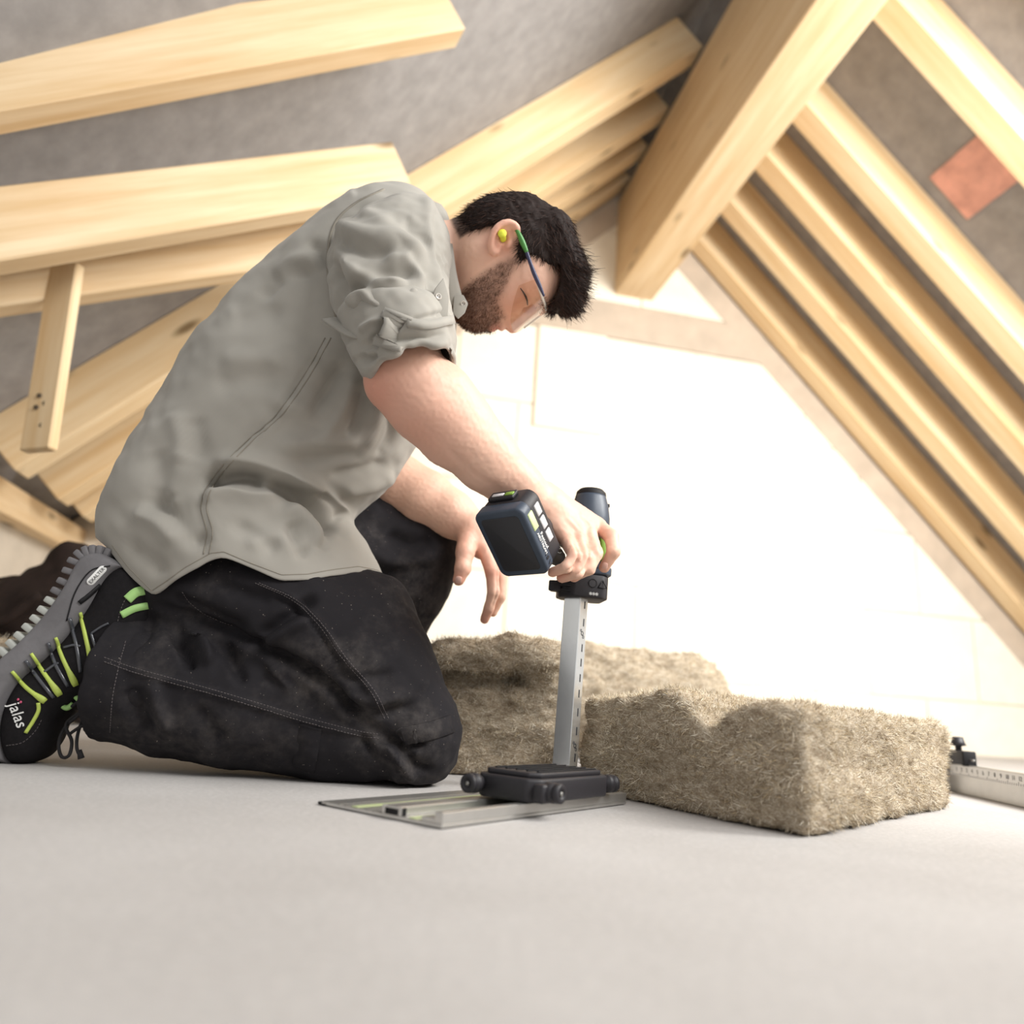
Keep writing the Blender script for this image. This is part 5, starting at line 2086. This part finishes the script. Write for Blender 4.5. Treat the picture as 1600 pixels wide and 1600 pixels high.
# webbing loop, knee-pad band
P_, N_ = snap_line(BVH_P, [(486, 1134), (481, 1165), (474, 1202)], 16)
obj('webbing_loop', ribbon_mesh('webbing_loop', P_, N_, 0.030, 0.0010, lift=.0004), M_PANTS, trousers)
P_, N_ = snap_line(BVH_P, [(626, 1152), (650, 1147), (680, 1140), (706, 1131)], 20)
obj('knee_band', ribbon_mesh('knee_band', P_, N_, 0.024, 0.0010, lift=.0004), M_PANTS, trousers)

# ---------------------------------------------------------------- work shoe
M_SUEDE = m_plain('black_suede', srgb(28, 26, 28), 0.85, 0, 0.2, 200, 0.3, 0.2, 900)
M_SOLE = m_plain('grey_rubber_sole', srgb(112, 110, 112), 0.7, 0, 0.14, 40, 0.2, 0.3)
M_SOLE2 = m_plain('pale_rubber_insert', srgb(176, 178, 172), 0.7, 0, 0.08, 40, 0.15)
M_TPU = m_plain('glossy_overlay', srgb(70, 72, 78), 0.22, 0, 0.15, 60, 0, 0.7)
M_SLIME = m_plain('lime_trim', srgb(188, 206, 96), 0.5, 0, 0.06, 60)
M_MINT = m_plain('mint_trim', srgb(164, 208, 128), 0.5, 0, 0.06, 60)
M_LACE = m_plain('black_lace', srgb(30, 28, 30), 0.8, 0, 0.1, 300, 0.3)
SY = 1.015
secs = [  # sole point, top point, half width
    ((176, 872), (226, 912), .022),
    ((150, 862), (236, 928), .033),
    ((124, 872), (226, 960), .037),
    ((100, 916), (196, 1010), .038),
    ((70, 960), (152, 1064), .039),
    ((36, 1000), (118, 1092), .042),
    ((2, 1036), (90, 1112), .046),
    ((-22, 1080), (76, 1132), .047),
    ((-34, 1130), (66, 1160), .044),
    ((-22, 1176), (48, 1184), .034),
    ((-6, 1194), (24, 1196), .016),
]


def shoe_rings(lo, hi, grow):
    R_ = []
    for s_, t_, w_ in secs:
        s_, t_ = np.array(s_, float), np.array(t_, float)
        a, b = s_ + (t_ - s_) * lo, s_ + (t_ - s_) * hi
        R_.append(dict(F=at(b[0], b[1], SY - .03) + np.array([0, .03, 0]), B=at(a[0], a[1], SY - .03) + np.array([0, .03, 0]), D=np.array([0, -w_ * grow, 0])))
    return R_


shoe = bpy.data.objects.new('work_shoe', None)
COL.objects.link(shoe)
shoe.empty_display_size = 0.05
shoe.location = at(20, 1190, SY)
shoe.parent = person
shoe['label'] = 'black safety shoe with lime stripes and chunky grey sole, toe on the floor'


def capped(V, nl, na):
    F_ = grid_faces(nl, na, True)
    c0, c1 = V[:na].mean(0), V[-na:].mean(0)
    Vx = np.vstack([V, c0, c1])
    j = np.arange(na)
    a = np.stack([np.full(na, len(V)), (j + 1) % na, j, j], 1)
    b = np.stack([np.full(na, len(V) + 1), (nl - 1) * na + j, (nl - 1) * na + (j + 1) % na, (nl - 1) * na + (j + 1) % na], 1)
    T = np.vstack([a[:, :3], b[:, :3]])
    return Vx, F_, T


def mesh_mixed(name, V, Fq, T):
    me = bpy.data.meshes.new(name)
    me.from_pydata([tuple(v_) for v_ in V], [], [tuple(int(i) for i in f) for f in Fq] + [tuple(int(i) for i in f) for f in T])
    me.update()
    return me


VU = loft_grid(shoe_rings(0.26, 1.0, 1.0), 90, 60, 0.85)
VU = VU + vnormals(VU, grid_faces(90, 60, True)) * 0.0
Vx, Fx, Tx = capped(VU, 90, 60)
upper = obj('upper', mesh_mixed('upper', Vx, Fx, Tx), M_SUEDE, shoe)
bmt = bmesh.new()
bmt.from_mesh(upper.data)
bmesh.ops.recalc_face_normals(bmt, faces=bmt.faces)
bmt.to_mesh(upper.data)
bmt.free()
BVH_U = bvh_of(VU, grid_faces(90, 60, True))
VSo = loft_grid(shoe_rings(0.02, 0.40, 1.22), 90, 40, 0.5)
BVH_ALL = bvh_of(np.vstack([VU, VSo]), np.vstack([grid_faces(90, 60, True), grid_faces(90, 40, True) + len(VU)]))
Vx, Fx, Tx = capped(VSo, 90, 40)
sole = obj('sole', mesh_mixed('sole', Vx, Fx, Tx), M_SOLE, shoe)
bmt = bmesh.new()
bmt.from_mesh(sole.data)
bmesh.ops.recalc_face_normals(bmt, faces=bmt.faces)
bmt.to_mesh(sole.data)
bmt.free()
BVH_SO = bvh_of(VSo, grid_faces(90, 40, True))
# tread lugs under the sole
sp = catmull(np.array([(*s_, w_) for s_, t_, w_ in secs]), 60)
tp_ = catmull(np.array([(*t_, w_) for s_, t_, w_ in secs]), 60)
for i in range(3, 50, 2):
    sh_ = np.array([0, .03, 0])
    c0 = at(sp[i, 0], sp[i, 1], SY - .03) + sh_
    nx = nrm(at(sp[i + 1, 0], sp[i + 1, 1], SY - .03) + sh_ - c0)
    up = nrm(c0 - at(tp_[i, 0], tp_[i, 1], SY - .03) - sh_)
    up = nrm(up - nx * np.dot(up, nx))
    sdv = np.cross(nx, up)
    w_ = sp[i, 2] * 2.05
    m_ = M_SOLE2 if 20 <= i <= 33 else M_SOLE
    me = box_mesh('tread_lug', 0.0082, w_, 0.016, 0.002, 2)
    obj('tread_lug', xf_mesh(me, frame(c0 + up * 0.001, nx, sdv, up)), m_, shoe)


def on_shoe(name, pts, wd, m, thick=0.0014, widths=None, bvh=None, n=18, par=None):
    P_, N_ = snap_line(bvh or BVH_ALL, pts, n, 0.975)
    return obj(name, ribbon_mesh(name, P_, N_, wd, thick, widths, lift=.0006), m, par or upper)


for pts in ([(125, 957), (133, 990), (147, 1054)], [(87, 996), (99, 1030), (119, 1071)], [(49, 1021), (68, 1050), (94, 1086)], [(19, 1049), (42, 1075), (71, 1096)]):
    on_shoe('lime_stripe', pts, .0055, M_SLIME, widths=np.interp(np.linspace(0, 1, 18), [0, .7, .92, 1], [.0036, .0050, .0085, .0070]))
on_shoe('lime_stripe', [(60, 1098), (60, 1110), (52, 1126), (40, 1145)], .0045, M_SLIME)
on_shoe('heel_band', [(199, 937), (212, 926), (227, 922)], .013, M_MINT)
on_shoe('heel_band', [(190, 961), (210, 951), (232, 946)], .010, M_MINT)
for pts, wd in (([(109, 966), (120, 1010), (126, 1050)], .004), ([(75, 1004), (88, 1040), (106, 1072)], .004), ([(40, 1032), (60, 1060), (84, 1090)], .004), ([(168, 985), (166, 1005), (160, 1028)], .004), ([(143, 990), (150, 1012), (160, 1028)], .003), ([(143, 990), (158, 980), (170, 974)], .003), ([(100, 1012), (116, 1008), (126, 1010)], .003), ([(70, 1050), (84, 1040), (92, 1036)], .003)):
    on_shoe('glossy_overlay', pts, wd, M_TPU)
stitch_line([(205, 926), (194, 940), (186, 962), (182, 985)], 30, upper, BVH_U, fb=.975)
stitch_line([(10, 1165), (35, 1160), (55, 1142), (66, 1122)], 30, upper, BVH_U, fb=.975)
# sole details: oval badge, slots, toe bumper
p, n = snap(BVH_SO, 151, 899, .97)
ax = nrm(snap(BVH_SO, 160, 889, .97)[0] - snap(BVH_SO, 140, 910, .97)[0])
ay = nrm(np.cross(n, ax))
badge = obj('heel_badge', xf_mesh(prism_mesh('heel_badge', rrect(.030, .010, .0048, 6), .0012, .0003, 1), frame(p, ax, ay, n)), M_WHITE, sole)
tm = text_mesh('badge_print', 'EXALTER', .0062, .0002)
obj('badge_print', xf_mesh(tm, frame(p + n * .0014, ax, ay, n)), M_INK, badge, smooth=False)
for (x0, y0), (x1, y1), wd in (((124, 942), (156, 914), .006), ((168, 906), (188, 894), .005)):
    on_shoe('sole_slot', [(x0, y0), ((x0 + x1) / 2, (y0 + y1) / 2 + 1), (x1, y1)], wd, M_RUBBER, bvh=BVH_SO, par=sole, n=8)
on_shoe('sole_line', [(104, 970), (118, 925), (142, 892), (172, 884)], .0016, M_RUBBER, bvh=BVH_SO, par=sole, thick=.0005)
tb = at(4, 1182, SY)
tbm = Field(tb - .07, tb + .07, .004)
tbm.cone(at(-22, 1172, SY), at(14, 1188, SY), .020, .013, .01, flat=([0, 1, 0], 2.6))
sl, X, Y, Z = tbm.win(tb - .07, tb + .07, 0)
tbm.a[sl] = np.maximum(tbm.a[sl], 0.0015 - Z)
Vt, Ft = tbm.mesh()
Vt = relax(Vt, Ft, 1)
obj('toe_bumper', mesh_np('toe_bumper', Vt, Ft), M_SOLE, shoe)
# side lettering on the toe
p, n = snap(BVH_U, 28, 1116, .975)
rx = nrm(at(37, 1131, .975) - at(25, 1096, .975))
rx = nrm(rx - n * np.dot(rx, n))
ry = np.cross(n, rx)
jm = text_mesh('shoe_print', 'jalas', .020, .0003, 'CENTER', 0.2)
obj('shoe_print', xf_mesh(jm, frame(p + n * .0012, rx, ry, n)), M_WHITE, upper, smooth=False)
M_PINK = m_plain('pink_print', srgb(206, 84, 120), 0.6, 0, 0.02, 60)
for x, y in ((29, 1093), (33, 1097)):
    p2, n2 = snap(BVH_U, x, y, .975)
    a2 = nrm(np.cross(n2, [0, 0, 1]))
    obj('shoe_dot', xf_mesh(lathe_mesh('shoe_dot', [(.0016, 0), (.0014, .0005), (.0001, .0006)], 12, False), frame(p2 + n2 * .0008, a2, np.cross(n2, a2), n2)), M_PINK, upper)
# laces
yl = .99
for pts in (
    [(140, 1085), (128, 1112), (103, 1135), (92, 1160), (96, 1182), (108, 1180), (112, 1158), (103, 1136), (112, 1122), (148, 1100)],
    [(146, 1088), (132, 1118), (122, 1145), (120, 1168), (126, 1183)],
    [(110, 1146), (125, 1136), (147, 1128)],
    [(112, 1104), (126, 1094), (140, 1088)],
):
    P_ = np.array([at(x, y, yl - 0.004 * (k % 2)) for k, (x, y) in enumerate(pts)])
    obj('lace', tube_mesh('lace', P_, .0021, 8, 60), M_LACE, shoe)
obj('lace_end', tube_mesh('lace_end', [at(124, 1172, yl), at(127, 1185, yl)], [.0028, .0042], 8), M_LACE, shoe)
for pts in ([(92, 1098), (104, 1106), (114, 1100)], [(118, 1088), (126, 1094), (132, 1086)]):
    P_ = np.array([at(x, y, yl + .004) for x, y in pts])
    obj('lace_loop', tube_mesh('lace_loop', P_, .0036, 8, 14), M_MINT, shoe)

# ---------------------------------------------------------------- dark bag slumped behind the shoe
M_BAG = m_plain('dark_canvas', srgb(42, 32, 28), 0.85, 0, 0.3, 18, 0.3, 0.2)
b0 = at(75, 900, 1.85)
bg = Field((b0[0] - 0.45, 1.5, -0.02), (b0[0] + 0.45, 2.25, b0[2] + 0.3), 0.009)
bg.ell((b0[0] - .10, 1.88, b0[2] * .45), (.19, .18, b0[2] * .50), None, .05)
bg.ell((b0[0] + .06, 1.88, b0[2] * .52), (.15, .17, b0[2] * .56), None, .06)
bg.cone((b0[0], 1.86, b0[2] * .8), (b0[0] + .05, 1.86, b0[2] + .05), .07, .045, .06)
sl, X, Y, Z = bg.win((b0[0] - 0.45, 1.5, -0.02), (b0[0] + 0.45, 2.25, b0[2] + 0.3), 0)
bg.a[sl] = np.maximum(bg.a[sl], 0.002 - Z)
Vb, Fb = bg.mesh()
Vb = relax(Vb, Fb, 2)
Vb = Vb + vnormals(Vb, Fb) * (0.02 * vnoise(Vb, 9, 81) + 0.01 * vnoise(Vb, 24, 83))[:, None]
Vb[:, 2] = np.maximum(Vb[:, 2], 0.002)
bag = obj('canvas_bag', mesh_np('canvas_bag', Vb, Fb), M_BAG)
tag(bag, 'dark brown canvas bag slumped on the floor behind the shoe', 'bag')
hq = [np.array(p) for p in ((b0[0] - .16, 1.69, b0[2] * .80), (b0[0] - .10, 1.67, b0[2] * .62), (b0[0] + .02, 1.67, b0[2] * .60), (b0[0] + .09, 1.69, b0[2] * .82))]
obj('bag_handle', tube_mesh('bag_handle', hq, .011, 8, 20), M_BAG, bag)

# ---------------------------------------------------------------- the other shoe, flat on the floor behind the right leg
shoe2 = bpy.data.objects.new('work_shoe', None)
COL.objects.link(shoe2)
shoe2.empty_display_size = 0.05
shoe2.location = (-0.385, 1.34, 0)
shoe2.parent = person
shoe2['label'] = 'black safety shoe mostly hidden behind the kneeling leg'
prof2 = [(-.385, .05, .020), (-.375, .085, .033), (-.33, .105, .038), (-.28, .10, .040), (-.22, .078, .043), (-.17, .062, .045), (-.13, .050, .038), (-.108, .030, .018)]
for nm, z0_, z1f, gr, mm in (('upper', .018, 1.0, 1.0, M_SUEDE), ('sole', .002, None, 1.12, M_SOLE)):
    R2 = []
    for x_, zt, hw_ in [(a_ - .085, b_, c_) for a_, b_, c_ in prof2]:
        zt2 = zt if z1f else .028
        R2.append(dict(F=np.array([x_, 1.34, zt2]), B=np.array([x_, 1.34, z0_]), D=np.array([0, -hw_ * gr, 0])))
    V2_ = loft_grid(R2, 50, 36, 0.7)
    Vx, Fx, Tx = capped(V2_, 50, 36)
    o_ = obj(nm, mesh_mixed(nm, Vx, Fx, Tx), mm, shoe2)

print('OBJECTS', len(bpy.data.objects))
